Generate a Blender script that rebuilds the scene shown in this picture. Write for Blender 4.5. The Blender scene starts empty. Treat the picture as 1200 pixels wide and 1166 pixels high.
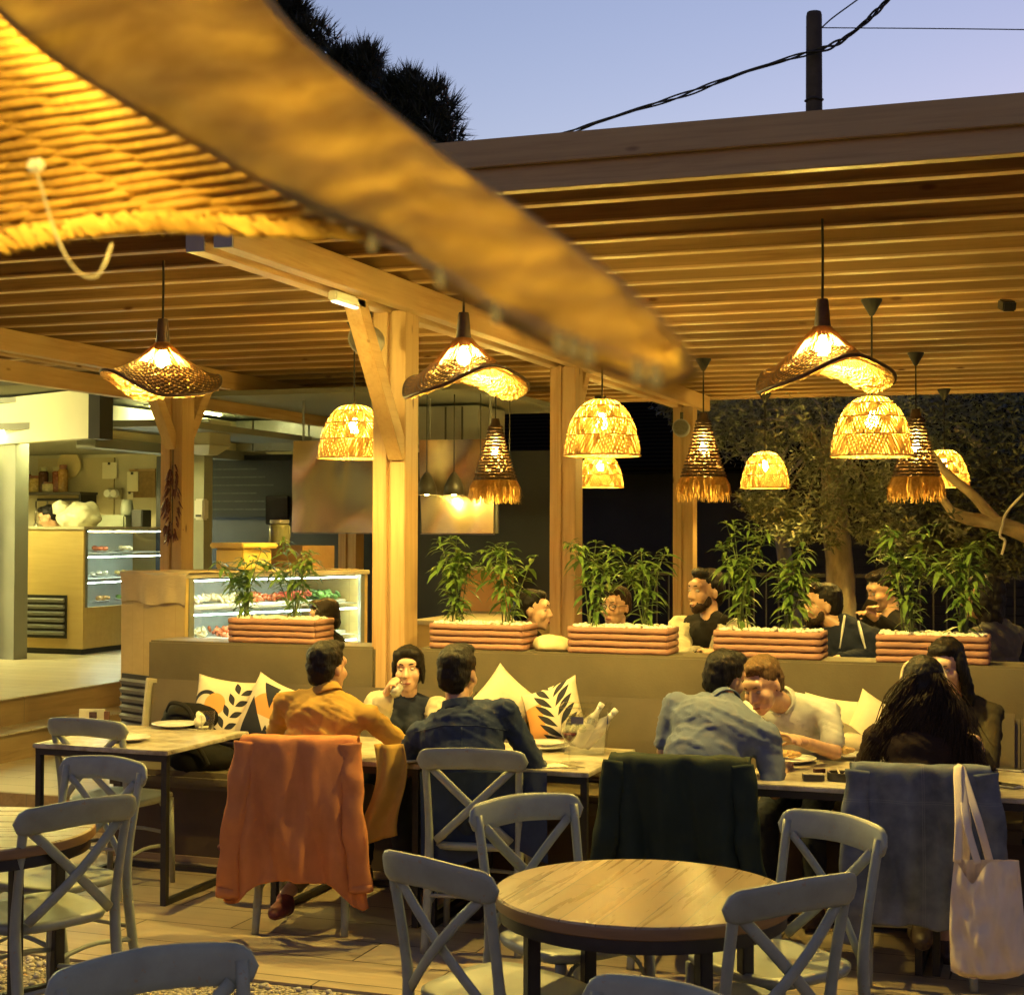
import bpy, bmesh, math, random
from mathutils import Vector as V, Matrix, Euler, noise
import numpy as np
R = math.radians; PI = math.pi
rnd = random.Random(7)
sc = bpy.context.scene
col = sc.collection

# ------------------------------------------------------------------ camera maths (pixels of the 1200 x 1166 photo)
F = 1817.0; YAW, PIT, ROL = R(19.57), R(1.24), R(0.2); CAMZ = 1.82
_fw = V((-math.sin(YAW)*math.cos(PIT), math.cos(YAW)*math.cos(PIT), math.sin(PIT)))
_r0 = V((math.cos(YAW), math.sin(YAW), 0)); _u0 = _r0.cross(_fw)
_r = _r0*math.cos(ROL)+_u0*math.sin(ROL); _u = -_r0*math.sin(ROL)+_u0*math.cos(ROL)
CAM = V((0, 0, CAMZ))
def ray(x, y): return _r*((x-600)/F) - _u*((y-583)/F) + _fw
def az(x, y, z): d = ray(x, y); return CAM + d*((z-CAMZ)/d.z)      # point at height z
def ay(x, y, Y): d = ray(x, y); return CAM + d*(Y/d.y)             # point at depth Y
def ad(x, y, D): return CAM + ray(x, y)*D                          # point at distance D along the view axis

# ------------------------------------------------------------------ mesh building
class MB:
    def __init__(s): s.v = []; s.f = []
    def add(s, vs, fs):
        o = len(s.v); s.v += [tuple(p) for p in vs]; s.f += [tuple(i+o for i in f) for f in fs]; return s
    def box(s, c, d, rot=None, bev=0.0):
        hx, hy, hz = d[0]/2, d[1]/2, d[2]/2
        c = V(c); M = rot if rot is not None else Matrix.Identity(3)
        if bev <= 0:
            vs = [c + M @ V((sx*hx, sy*hy, sz*hz)) for sx in (-1, 1) for sy in (-1, 1) for sz in (-1, 1)]
            return s.add(vs, [(0,1,3,2),(4,6,7,5),(0,4,5,1),(2,3,7,6),(0,2,6,4),(1,5,7,3)])
        b = min(bev, hx*.9, hy*.9, hz*.9)
        bm = bmesh.new(); bmesh.ops.create_cube(bm, size=1.0)
        for v in bm.verts: v.co = V((v.co.x*d[0], v.co.y*d[1], v.co.z*d[2]))
        bmesh.ops.bevel(bm, geom=bm.edges[:], offset=b, segments=2, affect='EDGES')
        bm.verts.index_update()
        vs = [c + M @ v.co for v in bm.verts]; fs = [[v.index for v in f.verts] for f in bm.faces]
        bm.free(); return s.add(vs, fs)
    def bx(s, x0, x1, y0, y1, z0, z1, bev=0.0):
        return s.box(((x0+x1)/2, (y0+y1)/2, (z0+z1)/2), (abs(x1-x0), abs(y1-y0), abs(z1-z0)), None, bev)
    def tube(s, pts, rad, n=8, cap=True, flat=1.0, up=None):
        pts = [V(p) for p in pts]; m = len(pts)
        if not hasattr(rad, '__len__'): rad = [rad]*m
        vs = []; prev = None
        for i, p in enumerate(pts):
            t = (pts[min(i+1, m-1)] - pts[max(i-1, 0)])
            if t.length < 1e-9: t = V((0, 0, 1))
            t.normalize()
            if prev is None:
                a = V(up) if up is not None else (V((0, 0, 1)) if abs(t.z) < .9 else V((1, 0, 0)))
            else: a = prev
            x = a - t*a.dot(t)
            if x.length < 1e-6: x = t.orthogonal()
            x.normalize(); y = t.cross(x); prev = x
            for k in range(n):
                an = 2*PI*k/n
                vs.append(p + x*(math.cos(an)*rad[i]) + y*(math.sin(an)*rad[i]*flat))
        fs = [(i*n+k, i*n+(k+1) % n, (i+1)*n+(k+1) % n, (i+1)*n+k) for i in range(m-1) for k in range(n)]
        if cap:
            fs.append(tuple(reversed(range(n)))); fs.append(tuple((m-1)*n+k for k in range(n)))
        return s.add(vs, fs)
    def lathe(s, prof, n=24, c=(0, 0, 0), M=None, closed=False):
        c = V(c); vs = []
        for (r, z) in prof:
            for k in range(n):
                a = 2*PI*k/n; p = V((r*math.cos(a), r*math.sin(a), z))
                vs.append(c + (M @ p if M is not None else p))
        m = len(prof)
        fs = [(i*n+k, i*n+(k+1) % n, (i+1)*n+(k+1) % n, (i+1)*n+k) for i in range(m-1) for k in range(n)]
        if not closed:
            if prof[0][0] > 1e-5: fs.append(tuple(reversed(range(n))))
            if prof[-1][0] > 1e-5: fs.append(tuple((m-1)*n+k for k in range(n)))
        return s.add(vs, fs)
    def ell(s, c, r, M=None, n=14, m=9):
        c = V(c)
        if not hasattr(r, '__len__'): r = (r, r, r)
        vs = []; T = (lambda p: c + (M @ p)) if M is not None else (lambda p: c + p)
        vs.append(T(V((0, 0, -r[2]))))
        for i in range(1, m):
            ph = -PI/2 + PI*i/m
            for k in range(n):
                a = 2*PI*k/n
                vs.append(T(V((r[0]*math.cos(ph)*math.cos(a), r[1]*math.cos(ph)*math.sin(a), r[2]*math.sin(ph)))))
        vs.append(T(V((0, 0, r[2]))))
        fs = [(0, 1+(k+1) % n, 1+k) for k in range(n)]
        for i in range(m-2):
            for k in range(n): fs.append((1+i*n+k, 1+i*n+(k+1) % n, 1+(i+1)*n+(k+1) % n, 1+(i+1)*n+k))
        L = len(vs)-1; o = 1+(m-2)*n
        fs += [(o+k, o+(k+1) % n, L) for k in range(n)]
        return s.add(vs, fs)
    def cap(s, a, b, ra, rb, n=12):                       # tapered capsule
        a = V(a); b = V(b); t = (b-a); L = t.length
        if L < 1e-6: return s.ell(a, ra)
        t /= L; pts = []; rr = []
        for k in range(4):
            an = PI/2*(1-k/3.0); pts.append(a - t*ra*math.sin(an)); rr.append(max(ra*math.cos(an), ra*.05))
        for k in range(1, 4): pts.append(a + t*L*k/4); rr.append(ra+(rb-ra)*k/4)
        for k in range(4):
            an = PI/2*k/3.0; pts.append(b + t*rb*math.sin(an)); rr.append(max(rb*math.cos(an), rb*.05))
        return s.tube(pts, rr, n)
    def grid(s, fn, nu, nv, wrap=False):
        vs = [fn(i/(nu if wrap else nu-1), j/(nv-1)) for j in range(nv) for i in range(nu)]
        fs = []
        for j in range(nv-1):
            for i in range(nu if wrap else nu-1):
                fs.append((j*nu+i, j*nu+(i+1) % nu, (j+1)*nu+(i+1) % nu, (j+1)*nu+i))
        return s.add(vs, fs)
    def xf(s, M): s.v = [tuple(M @ V(p)) for p in s.v]; return s
    def mesh(s, name, m=None, smooth=False):
        me = bpy.data.meshes.new(name); me.from_pydata(s.v, [], s.f); me.update()
        if m: me.materials.append(m)
        if smooth: me.shade_smooth()
        return me
    def build(s, name, m, parent=None, smooth=False, angle=None):
        me = s.mesh(name, m, smooth)
        if angle: smooth_angle(me, angle)
        return link(name, me, parent)
def smooth_angle(me, angle):
    me.shade_smooth()
    bm = bmesh.new(); bm.from_mesh(me)
    for e in bm.edges:
        if len(e.link_faces) == 2 and e.calc_face_angle(0) > angle: e.smooth = False
    bm.to_mesh(me); bm.free()
def link(name, data, parent=None):
    o = bpy.data.objects.new(name, data); col.objects.link(o)
    if parent is not None: o.parent = parent
    return o
def tag(o, label=None, cat=None, group=None, kind=None):
    if label: o['label'] = label
    if cat: o['category'] = cat
    if group: o['group'] = group
    if kind: o['kind'] = kind
    return o
def thing(name, label, cat, loc=(0, 0, 0), rz=0, group=None):
    o = bpy.data.objects.new(name, None); col.objects.link(o); o.empty_display_size = .1
    o.location = loc; o.rotation_euler = (0, 0, rz)
    return tag(o, label, cat, group)
def copy_tree(o, parent=None):
    c = o.copy(); col.objects.link(c)
    if parent is not None: c.parent = parent
    for ch in list(o.children): copy_tree(ch, c)
    return c
def dup(o, loc, rz=0, label=None):
    c = copy_tree(o); c.location = loc; c.rotation_euler = (0, 0, rz)
    if label: c['label'] = label
    return c
def struct(name, mb, m, smooth=False):
    return tag(mb.build(name, m, None, smooth), kind='structure')
def T3(loc, rz=0): return Matrix.Translation(V(loc)) @ Matrix.Rotation(rz, 4, 'Z')
def rz3(a): return Matrix.Rotation(a, 3, 'Z')
def lerp(a, b, t): return a+(b-a)*t
def spline(pts, n):                                        # Catmull-Rom through points
    pts = [V(p) for p in pts]; out = []
    m = len(pts)-1
    for i in range(n):
        t = i/(n-1)*m; k = min(int(t), m-1); f = t-k
        p0 = pts[max(k-1, 0)]; p1 = pts[k]; p2 = pts[k+1]; p3 = pts[min(k+2, m)]
        out.append(.5*((2*p1)+(p2-p0)*f+(2*p0-5*p1+4*p2-p3)*f*f+(3*p1-p0-3*p2+p3)*f**3))
    return out
def remesh(mb, voxel, smooth_it=6, disp=None, keep=None):  # many closed shapes -> one continuous surface
    me = mb.mesh('tmp'); o = bpy.data.objects.new('tmp', me); col.objects.link(o)
    md = o.modifiers.new('r', 'REMESH'); md.mode = 'VOXEL'; md.voxel_size = voxel
    if smooth_it:
        sm = o.modifiers.new('s', 'SMOOTH'); sm.iterations = smooth_it; sm.factor = .5
    dg = bpy.context.evaluated_depsgraph_get()
    new = bpy.data.meshes.new_from_object(o.evaluated_get(dg))
    bpy.data.objects.remove(o); bpy.data.meshes.remove(me)
    if disp is not None:
        n = len(new.vertices); nor = [v.normal.copy() for v in new.vertices]
        for v, nn in zip(new.vertices, nor): v.co = disp(v.co.copy(), nn)
        new.update()
    new.shade_smooth()
    return new
# ------------------------------------------------------------------ materials
def srgb(r, g, b):
    f = lambda c: (c/255/12.92) if c/255 <= .04045 else ((c/255+.055)/1.055)**2.4
    return (f(r), f(g), f(b))
class NT:
    def __init__(s, name):
        s.m = bpy.data.materials.new(name); s.m.use_nodes = True
        s.t = s.m.node_tree; s.n = s.t.nodes; s.b = s.n['Principled BSDF']; s.out = s.n['Material Output']
    def node(s, typ, **kw):
        n = s.n.new(typ)
        for k, v in kw.items():
            if k in n.inputs.keys(): n.inputs[k].default_value = v
            else: setattr(n, k, v)
        return n
    def l(s, a, b): s.t.links.new(a, b)
    def coord(s, scale=(1, 1, 1), which='Object', rot=(0, 0, 0)):
        if which == 'World':
            g = s.node('ShaderNodeNewGeometry').outputs['Position']
        else: g = s.node('ShaderNodeTexCoord').outputs[which]
        mp = s.node('ShaderNodeMapping'); mp.inputs['Scale'].default_value = scale; mp.inputs['Rotation'].default_value = rot
        s.l(g, mp.inputs['Vector']); return mp.outputs[0]
    def noise(s, vec, scale=5, detail=4, rough=.55, dist=0):
        n = s.node('ShaderNodeTexNoise'); n.inputs['Scale'].default_value = scale; n.inputs['Detail'].default_value = detail
        n.inputs['Roughness'].default_value = rough; n.inputs['Distortion'].default_value = dist
        if vec is not None: s.l(vec, n.inputs['Vector'])
        return n.outputs['Fac']
    def ramp(s, fac, stops):
        r = s.node('ShaderNodeValToRGB'); e = r.color_ramp.elements
        while len(e) < len(stops): e.new(.5)
        for el, (p, c) in zip(e, stops): el.position = p; el.color = (*c, 1) if len(c) == 3 else c
        s.l(fac, r.inputs[0]); return r.outputs[0]
    def mix(s, a, b, fac, blend='MIX'):
        m = s.node('ShaderNodeMix', data_type='RGBA', blend_type=blend)
        for sock, v in ((m.inputs[6], a), (m.inputs[7], b), (m.inputs[0], fac)):
            if hasattr(v, 'is_linked') or hasattr(v, 'links'): s.l(v, sock)
            elif hasattr(v, '__len__'): sock.default_value = (*v[:3], 1)
            else: sock.default_value = v
        return m.outputs[2]
    def math(s, op, a, b=0.0, clamp=False):
        m = s.node('ShaderNodeMath', operation=op, use_clamp=clamp)
        for i, v in enumerate((a, b)):
            if hasattr(v, 'links'): s.l(v, m.inputs[i])
            else: m.inputs[i].default_value = v
        return m.outputs[0]
    def col(s, c):
        if hasattr(c, 'links'): s.l(c, s.b.inputs['Base Color'])
        else: s.b.inputs['Base Color'].default_value = (*c, 1)
        return s
    def set(s, **kw):
        for k, v in kw.items():
            k = k.replace('_', ' ')
            if hasattr(v, 'links'): s.l(v, s.b.inputs[k])
            else: s.b.inputs[k].default_value = v
        return s
    def bump(s, h, strength=.3, dist=.01):
        b = s.node('ShaderNodeBump'); b.inputs['Strength'].default_value = strength; b.inputs['Distance'].default_value = dist
        s.l(h, b.inputs['Height']); s.l(b.outputs[0], s.b.inputs['Normal']); return s
def m_plain(name, c, rough=.5, var=.15, scale=6, bump=.0, metal=0, bscale=None, stretch=(1, 1, 1), spec=.5, coat=0, which='Object', sheen=0):
    n = NT(name); v = n.coord(stretch, which)
    f = n.noise(v, scale, 5)
    n.col(n.ramp(f, [(.3, tuple(x*(1-var) for x in c)), (.7, tuple(min(1, x*(1+var)) for x in c))]))
    rr = n.math('ADD', n.math('MULTIPLY', f, .2), rough-.1)
    n.set(Roughness=rr, Metallic=metal); n.b.inputs['Specular IOR Level'].default_value = spec
    if coat: n.b.inputs['Coat Weight'].default_value = coat; n.b.inputs['Coat Roughness'].default_value = .25
    if sheen: n.b.inputs['Sheen Weight'].default_value = sheen
    if bump: n.bump(n.noise(v, bscale or scale*6, 6), bump)
    return n.m
def m_wood(name, axis, c1, c2, rough=.5, knots=True, gs=1.0, knotc=(.12, .05, .015), bump=.12):
    n = NT(name); s = [14*gs]*3; s[axis] = .7*gs
    v = n.coord(tuple(s), 'World')
    f = n.noise(v, 1.6, 8, .62, .6)
    s2 = [40*gs]*3; s2[axis] = 1.5*gs
    f2 = n.noise(n.coord(tuple(s2), 'World'), 2, 3)
    big = n.noise(n.coord((.9, .9, .9), 'World'), 1.3, 2)
    ff = n.math('ADD', n.math('MULTIPLY', f, .65), n.math('MULTIPLY', f2, .35))
    c = n.ramp(ff, [(.36, c2), (.5, tuple(lerp(a, b, .65) for a, b in zip(c2, c1))), (.64, c1)])
    c = n.mix(c, tuple(x*.72 for x in c1), n.ramp(big, [(.42, (0, 0, 0)), (.62, (.55, .55, .55))]))
    if knots:
        s3 = [7.0]*3; s3[axis] = 2.6
        vo = n.node('ShaderNodeTexVoronoi'); vo.inputs['Scale'].default_value = 1.0
        n.l(n.coord(tuple(s3), 'World'), vo.inputs['Vector'])
        spot = n.ramp(vo.outputs['Distance'], [(.05, (1, 1, 1)), (.12, (0, 0, 0))])
        sep = n.node('ShaderNodeSeparateColor'); n.l(vo.outputs['Color'], sep.inputs[0])
        sel = n.math('GREATER_THAN', sep.outputs[0], .5)
        c = n.mix(c, knotc, n.math('MULTIPLY', spot, sel))
    n.col(c).set(Roughness=n.math('ADD', n.math('MULTIPLY', ff, .25), rough-.1)).bump(ff, bump, .004)
    return n.m
def m_emit(name, c, s):
    n = NT(name); e = n.node('ShaderNodeEmission'); e.inputs[0].default_value = (*c, 1); e.inputs[1].default_value = s
    n.l(e.outputs[0], n.out.inputs[0]); return n.m
def m_straw(name, c1, c2, trans=.4, rough=.7, scale=60):   # plant fibre that lets some light through
    n = NT(name); f = n.noise(n.coord((1, 1, 1)), scale, 3)
    cc = n.ramp(f, [(.3, c2), (.7, c1)]); n.col(cc).set(Roughness=rough).bump(f, .4, .003)
    t = n.node('ShaderNodeBsdfTranslucent'); n.l(cc, t.inputs[0])
    mx = n.node('ShaderNodeMixShader'); mx.inputs[0].default_value = trans
    n.l(n.b.outputs[0], mx.inputs[1]); n.l(t.outputs[0], mx.inputs[2]); n.l(mx.outputs[0], n.out.inputs[0]); return n.m
def m_glass(name, tint=(1, 1, 1), rough=.0, mixv=.12):      # thin clear sheet: mostly see-through with a mirror coat
    n = NT(name); tr = n.node('ShaderNodeBsdfTransparent'); tr.inputs[0].default_value = (*tint, 1)
    gl = n.node('ShaderNodeBsdfGlossy'); gl.inputs['Roughness'].default_value = rough
    fr = n.node('ShaderNodeFresnel'); fr.inputs[0].default_value = 1.45
    g_ = n.node('ShaderNodeNewGeometry').outputs['Backfacing']
    f = n.math('MULTIPLY', n.math('ADD', fr.outputs[0], mixv-.04, True), n.math('SUBTRACT', 1.0, g_))
    mx = n.node('ShaderNodeMixShader'); n.l(f, mx.inputs[0]); n.l(tr.outputs[0], mx.inputs[1]); n.l(gl.outputs[0], mx.inputs[2])
    n.l(mx.outputs[0], n.out.inputs[0]); return n.m
def m_leaf(name, c1, c2, trans=.25, rough=.45):
    n = NT(name); f = n.noise(n.coord((1, 1, 1), 'World'), 9, 3)
    cc = n.ramp(f, [(.35, c1), (.65, c2)]); n.col(cc).set(Roughness=rough)
    t = n.node('ShaderNodeBsdfTranslucent'); n.l(cc, t.inputs[0])
    mx = n.node('ShaderNodeMixShader'); mx.inputs[0].default_value = trans
    n.l(n.b.outputs[0], mx.inputs[1]); n.l(t.outputs[0], mx.inputs[2]); n.l(mx.outputs[0], n.out.inputs[0]); return n.m

PINE1, PINE2 = (.50, .33, .155), (.36, .20, .075)
pine_x = m_wood('pine_x', 0, PINE1, PINE2); pine_y = m_wood('pine_y', 1, PINE1, PINE2); pine_z = m_wood('pine_z', 2, PINE1, PINE2)
pine_grey = m_wood('pine_weathered', 0, (.52, .37, .15), (.37, .25, .09))
black_metal = m_plain('black_metal', (.018, .016, .014), .45, .3, 20, .05, 0)
grey_metal = m_plain('grey_metal', (.22, .22, .21), .45, .12, 10, .03, .4)
dark_grey = m_plain('dark_grey', (.035, .035, .037), .6, .25, 3, .05)
white_plastic = m_plain('white_plastic', (.72, .72, .66), .4, .04, 4)
ceramic = m_plain('ceramic', (.8, .78, .72), .2, .03, 4, 0, 0, coat=.5)
glass = m_glass('clear_glass', (.97, .98, .97)); acrylic = m_glass('clear_acrylic', (.93, .94, .92), .05, .16)
cord_black = m_plain('cord_black', (.012, .011, .01), .6, .2, 10)
# ------------------------------------------------------------------ world, camera, sun
w = bpy.data.worlds.new('World'); sc.world = w; w.use_nodes = True
wn = w.node_tree.nodes; wl = w.node_tree.links
bg = wn['Background']
sky = wn.new('ShaderNodeTexSky'); sky.sky_type = 'NISHITA'; sky.sun_disc = False
SUN_EL, SUN_ROT = R(-1.0), R(8)
sky.sun_elevation = SUN_EL; sky.sun_rotation = SUN_ROT; sky.air_density = 1.0; sky.dust_density = .6; sky.ozone_density = 2.5
tint = wn.new("ShaderNodeMix"); tint.data_type = "RGBA"; tint.blend_type = "MULTIPLY"; tint.inputs[0].default_value = 1; tint.inputs[7].default_value = (1.72, 1.20, .98, 1)
wl.new(sky.outputs[0], tint.inputs[6]); wl.new(tint.outputs[2], bg.inputs[0]); bg.inputs[1].default_value = .15
cam = bpy.data.cameras.new('Camera'); co = bpy.data.objects.new('Camera', cam); col.objects.link(co)
cam.sensor_fit = 'HORIZONTAL'; cam.sensor_width = 36; cam.lens = F/1200*36; cam.clip_start = .05; cam.clip_end = 500
Mc = Matrix((( _r.x, _u.x, -_fw.x, 0), (_r.y, _u.y, -_fw.y, 0), (_r.z, _u.z, -_fw.z, CAMZ), (0, 0, 0, 1)))
co.matrix_world = Mc; sc.camera = co
cam.dof.use_dof = True; cam.dof.focus_distance = 7.5; cam.dof.aperture_fstop = 12.5
sun = bpy.data.lights.new('Sun', 'SUN'); sun.energy = .02; sun.angle = R(10); sun.color = (1, .85, .7)
so = bpy.data.objects.new('Sun', sun); col.objects.link(so)
sd = V((math.sin(SUN_ROT)*math.cos(SUN_EL), math.cos(SUN_ROT)*math.cos(SUN_EL), math.sin(SUN_EL)))
so.rotation_euler = sd.to_track_quat('Z', 'Y').to_euler(); so.location = (0, -3, 8)
vs_ = sc.view_settings; sc.display_settings.display_device = 'sRGB'
vs_.view_transform = 'Standard'; vs_.look = 'None'; vs_.exposure = 3.1; vs_.gamma = 1
sc.render.engine = 'CYCLES'
sc.cycles.max_bounces = 7; sc.cycles.diffuse_bounces = 4; sc.cycles.glossy_bounces = 3; sc.cycles.transmission_bounces = 4
sc.cycles.transparent_max_bounces = 12; sc.cycles.caustics_reflective = False; sc.cycles.caustics_refractive = False
sc.cycles.sample_clamp_indirect = 4.0; sc.cycles.use_denoising = True
# ------------------------------------------------------------------ ground, platform, steps
def m_planks(name, c1, c2, L=1.2, Wd=.2, rough=.45, axis=0, gap=(.03, .02, .012), bump=.15, msize=.004):
    n = NT(name); v = n.coord((1, 1, 1), 'World', (0, 0, 0 if axis == 0 else PI/2))
    br = n.node('ShaderNodeTexBrick'); br.offset = .37; br.inputs['Scale'].default_value = 1
    br.inputs['Brick Width'].default_value = L; br.inputs['Row Height'].default_value = Wd; br.inputs['Mortar Size'].default_value = msize
    br.inputs['Color1'].default_value = (.25, .25, .25, 1); br.inputs['Color2'].default_value = (.8, .8, .8, 1); br.inputs['Mortar'].default_value = (0, 0, 0, 1)
    n.l(v, br.inputs['Vector'])
    s = (.8, 9, 9) if axis == 0 else (9, .8, 9)
    g = n.noise(n.coord(s, 'World'), 2.2, 7, .6, .8)
    big = n.noise(n.coord((1, 1, 1), 'World'), 1.7, 3)
    t = n.math('ADD', n.math('MULTIPLY', g, .7), n.math('MULTIPLY', br.outputs['Color'], .3))
    c = n.ramp(t, [(.34, c2), (.62, c1)])
    c = n.mix(c, tuple(x*.7 for x in c1), n.ramp(big, [(.4, (0, 0, 0)), (.65, (.5, .5, .5))]))
    c = n.mix(c, gap, br.outputs['Fac'])
    n.col(c).set(Roughness=n.math('ADD', n.math('MULTIPLY', g, .3), rough-.15))
    n.bump(n.math('SUBTRACT', g, br.outputs['Fac']), bump, .003); return n.m
deck_mat = m_planks('wood_look_tile', (.43, .345, .225), (.27, .21, .13), 1.2, .3, .42)
plat_mat = m_planks('pale_platform_tile', (.52, .45, .31), (.40, .33, .20), 1.2, .25, .4, 0, (.2, .15, .09))
step_mat = m_planks('step_tile', (.36, .25, .12), (.22, .14, .06), 1.5, .6, .45, 1, (.2, .15, .09))
def gravel_mat():
    n = NT('gravel'); v = n.coord((1, 1, 1), 'World')
    vo = n.node('ShaderNodeTexVoronoi'); vo.inputs['Scale'].default_value = 55; n.l(v, vo.inputs['Vector'])
    n.col(n.ramp(vo.outputs['Distance'], [(.0, (.52, .46, .36)), (.5, (.36, .30, .22)), (.8, (.05, .04, .03))])).set(Roughness=.8)
    n.bump(n.math('SUBTRACT', 1.0, vo.outputs['Distance']), 1.0, .02); return n.m
struct('ground', MB().add([(-90, -60, -.03), (90, -60, -.03), (90, 160, -.03), (-90, 160, -.03)], [(0, 1, 2, 3)]), m_plain('dark_soil', (.05, .04, .03), .95, .4, 1, .4, which='World'))
gp = MB()
E0 = 5.62                                                       # terrace edge towards the camera (gravel this side)
struct('terrace_floor', MB().bx(-16, 9, E0, 8.02, -.025, 0), deck_mat)
g_ob = struct('gravel_bed', MB().bx(-16, 9, -6, E0-.004, -.026, -.012), gravel_mat())
struct('platform_floor', MB().bx(-16, 9, 8.024, 17.6, -.02, .2), plat_mat)
struct('platform_edge', MB().bx(-16, -5.2, 8.002, 8.022, 0, .198), step_mat)
st = MB().bx(-13.5, -6.93, 8.6, 17.0, .2, .39)
struct('lower_step', st, step_mat); struct('upper_step', MB().bx(-13.5, -7.19, 8.6, 17.0, .39, .59), step_mat)
struct('lower_step_tread', MB().bx(-7.186, -6.90, 8.59, 17.0, .392, .402), plat_mat)
struct('shop_floor', MB().bx(-13.5, -7.16, 8.59, 17.0, .592, .602), plat_mat)
# loose pebbles at the terrace edge
pm = m_plain('pebble', (.5, .44, .34), .8, .35, 3)
pb = MB()
for i in range(900):
    x = rnd.uniform(-5, .6); y = E0-.02-abs(rnd.gauss(0, .22)); r = rnd.uniform(.006, .016)
    pb.ell((x, y, -.012+r*.4), (r*rnd.uniform(.8, 1.3), r*rnd.uniform(.8, 1.3), r*.7), None, 6, 4)
tag(pb.build('pebbles', pm, None, True), kind='stuff')

# ------------------------------------------------------------------ pergola
BZ0, BZ1 = 3.05, 3.20; BX = -3.53; BL = -6.98
per = thing('pergola', 'long pine pergola with close ceiling joists, double beams and square posts', 'pergola', (BX, 10, 0))
def pp(name, mb, m, par=per, **k):
    o = mb.build(name, m, par, **k); o.matrix_parent_inverse = Matrix.Translation((-per.location[0], -per.location[1], 0)) if par is per else Matrix.Identity(4); return o
Y0R, Y1R = 5.93, 15.95
for bx_ in (BX, BL):
    for s in (-1, 1):
        b = MB().bx(bx_+s*.085-.045, bx_+s*.085+.045, Y0R+(.0 if s > 0 else .05), 15.6, BZ0, BZ1, .004)
        pp('beam', b, pine_y)
        e = MB().bx(bx_+s*.085-.046, bx_+s*.085+.046, Y0R-.012+(.0 if s > 0 else .05), Y0R-.001+(.0 if s > 0 else .05), BZ0, BZ1)
        pp('beam_end_cap', e, m_plain('end_cap_grey', (.36, .33, .27), .6))
pp('beam', MB().bx(BL-.33, BL-.24, 6.5, 15.6, 2.90, 3.05, .004), pine_y)
def post(x, y, z0):
    m = MB()
    m.bx(x-.10, x-.012, y-.095, y+.095, z0, BZ0+.01, .004)        # two boards with a recess between
    m.bx(x+.012, x+.10, y-.095, y+.095, z0, BZ0+.01, .004)
    m.bx(x-.013, x+.013, y-.075, y+.075, z0, BZ0)
    return pp('post', m, pine_z)
for y in (8.09, 11.15, 15.05): post(BX-(.05 if y < 9 else 0), y, 0 if y < 8.2 else .2)
for y in (8.09, 11.05, 14.35):
    if y > 9: post(BL+.14, y, .2)
post(3.4, 8.09, 0); post(3.4, 14.35, .2)
for s in (-1, 1): pp('beam', MB().bx(3.4+s*.085-.045, 3.4+s*.085+.045, Y0R, 15.6, BZ0, BZ1, .004), pine_y)
def brace(x, y, dy, L=1.0):
    m = MB(); a = V((x, y+dy*.05, BZ0-L)); b = V((x, y+dy*(L*.80), BZ0+.0))
    t = (b-a).normalized(); M = Matrix((V((1, 0, 0)), t, V((1, 0, 0)).cross(t))).transposed()
    m.box((a+b)/2, (.09, (b-a).length+.12, .10), M, .004); return pp('brace', m, pine_y)
brace(BX, 8.09-.06, -1, .76); brace(BX, 11.15+.06, 1, .45); brace(BX, 11.15-.1, -1, .0001 or .4) if False else None
brace(BL+.14, 11.05-.06, -1, .5); brace(BL+.14, 11.05+.06, 1, .5)
JX0, JX1 = -9.0, 4.2
joist_shade_wood = m_wood('joist_shade_wood', 0, (.30, .175, .065), (.18, .095, .03), .6)  # darker than the pine: shade on the joist sides put into the colour
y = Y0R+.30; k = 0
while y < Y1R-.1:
    pp('joist', MB().bx(JX0, JX1, y-.028, y+.028, BZ1+.0145, BZ1+.135), joist_shade_wood); pp('joist_lit_edge', MB().bx(JX0, JX1, y-.034, y+.034, BZ1+.002, BZ1+.014, .002), pine_x); y += .4335  # pale strip added under each joist as its painted lit bottom edge
def slab():
    m = MB(); y = Y0R+.06
    while y < Y1R: m.bx(JX0, JX1, y, y+.118, BZ1+.138, BZ1+.162); y += .122
    return m
pp('roof_boards', slab(), pine_x)
pp('roof_sheet', MB().bx(JX0, JX1, Y0R, Y1R, BZ1+.165, BZ1+.20), dark_grey)
pp('fascia_board', MB().bx(JX0, JX1, Y0R-.035, Y0R+.03, BZ1-.002, BZ1+.105, .003), pine_grey)
pp('fascia_board', MB().bx(JX0, JX1, Y0R-.062, Y0R-.036, BZ1+.098, BZ1+.212, .003), pine_grey)
pp('fascia_board', MB().bx(JX0, JX1, Y1R-.03, Y1R+.03, BZ1-.002, BZ1+.2, .003), pine_x)
# speakers on the posts, sensor, bracket light
def speaker(loc, yaw, label):
    t = thing('wall_speaker', label, 'speaker', loc, yaw, 'grey round speakers on the posts')
    M = Matrix.Rotation(R(90), 3, 'X')
    MB().lathe([(.075, -.1), (.085, -.08), (.085, .07), (.08, .1)], 24, (0, 0, 0), M).build('housing', grey_metal, t, angle=R(40))
    MB().lathe([(.0, .104), (.07, .104), (.072, .1)], 24, (0, 0, 0), M).build('grille', m_plain('speaker_grille', (.12, .115, .1), .8, .2, 60, .5), t)
    MB().box((0, .06, .10), (.03, .03, .12)).build('bracket', black_metal, t)
    return t
speaker((BX-.055, 7.70, 2.86), R(12), 'grey round speaker under the beam on the nearest pergola post')
speaker((BX+.02, 14.80, 2.83), R(10), 'grey round speaker high on the farthest pergola post')
p = az(1180, 352, 3.2)
t = thing('ceiling_sensor', 'small black box sensor on the pergola ceiling', 'sensor', (p.x, p.y, BZ1-.0))
MB().box((0, 0, -.03), (.08, .1, .06), Euler((.3, 0, .4)).to_matrix(), .008).build('sensor_housing', black_metal, t)
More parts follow.
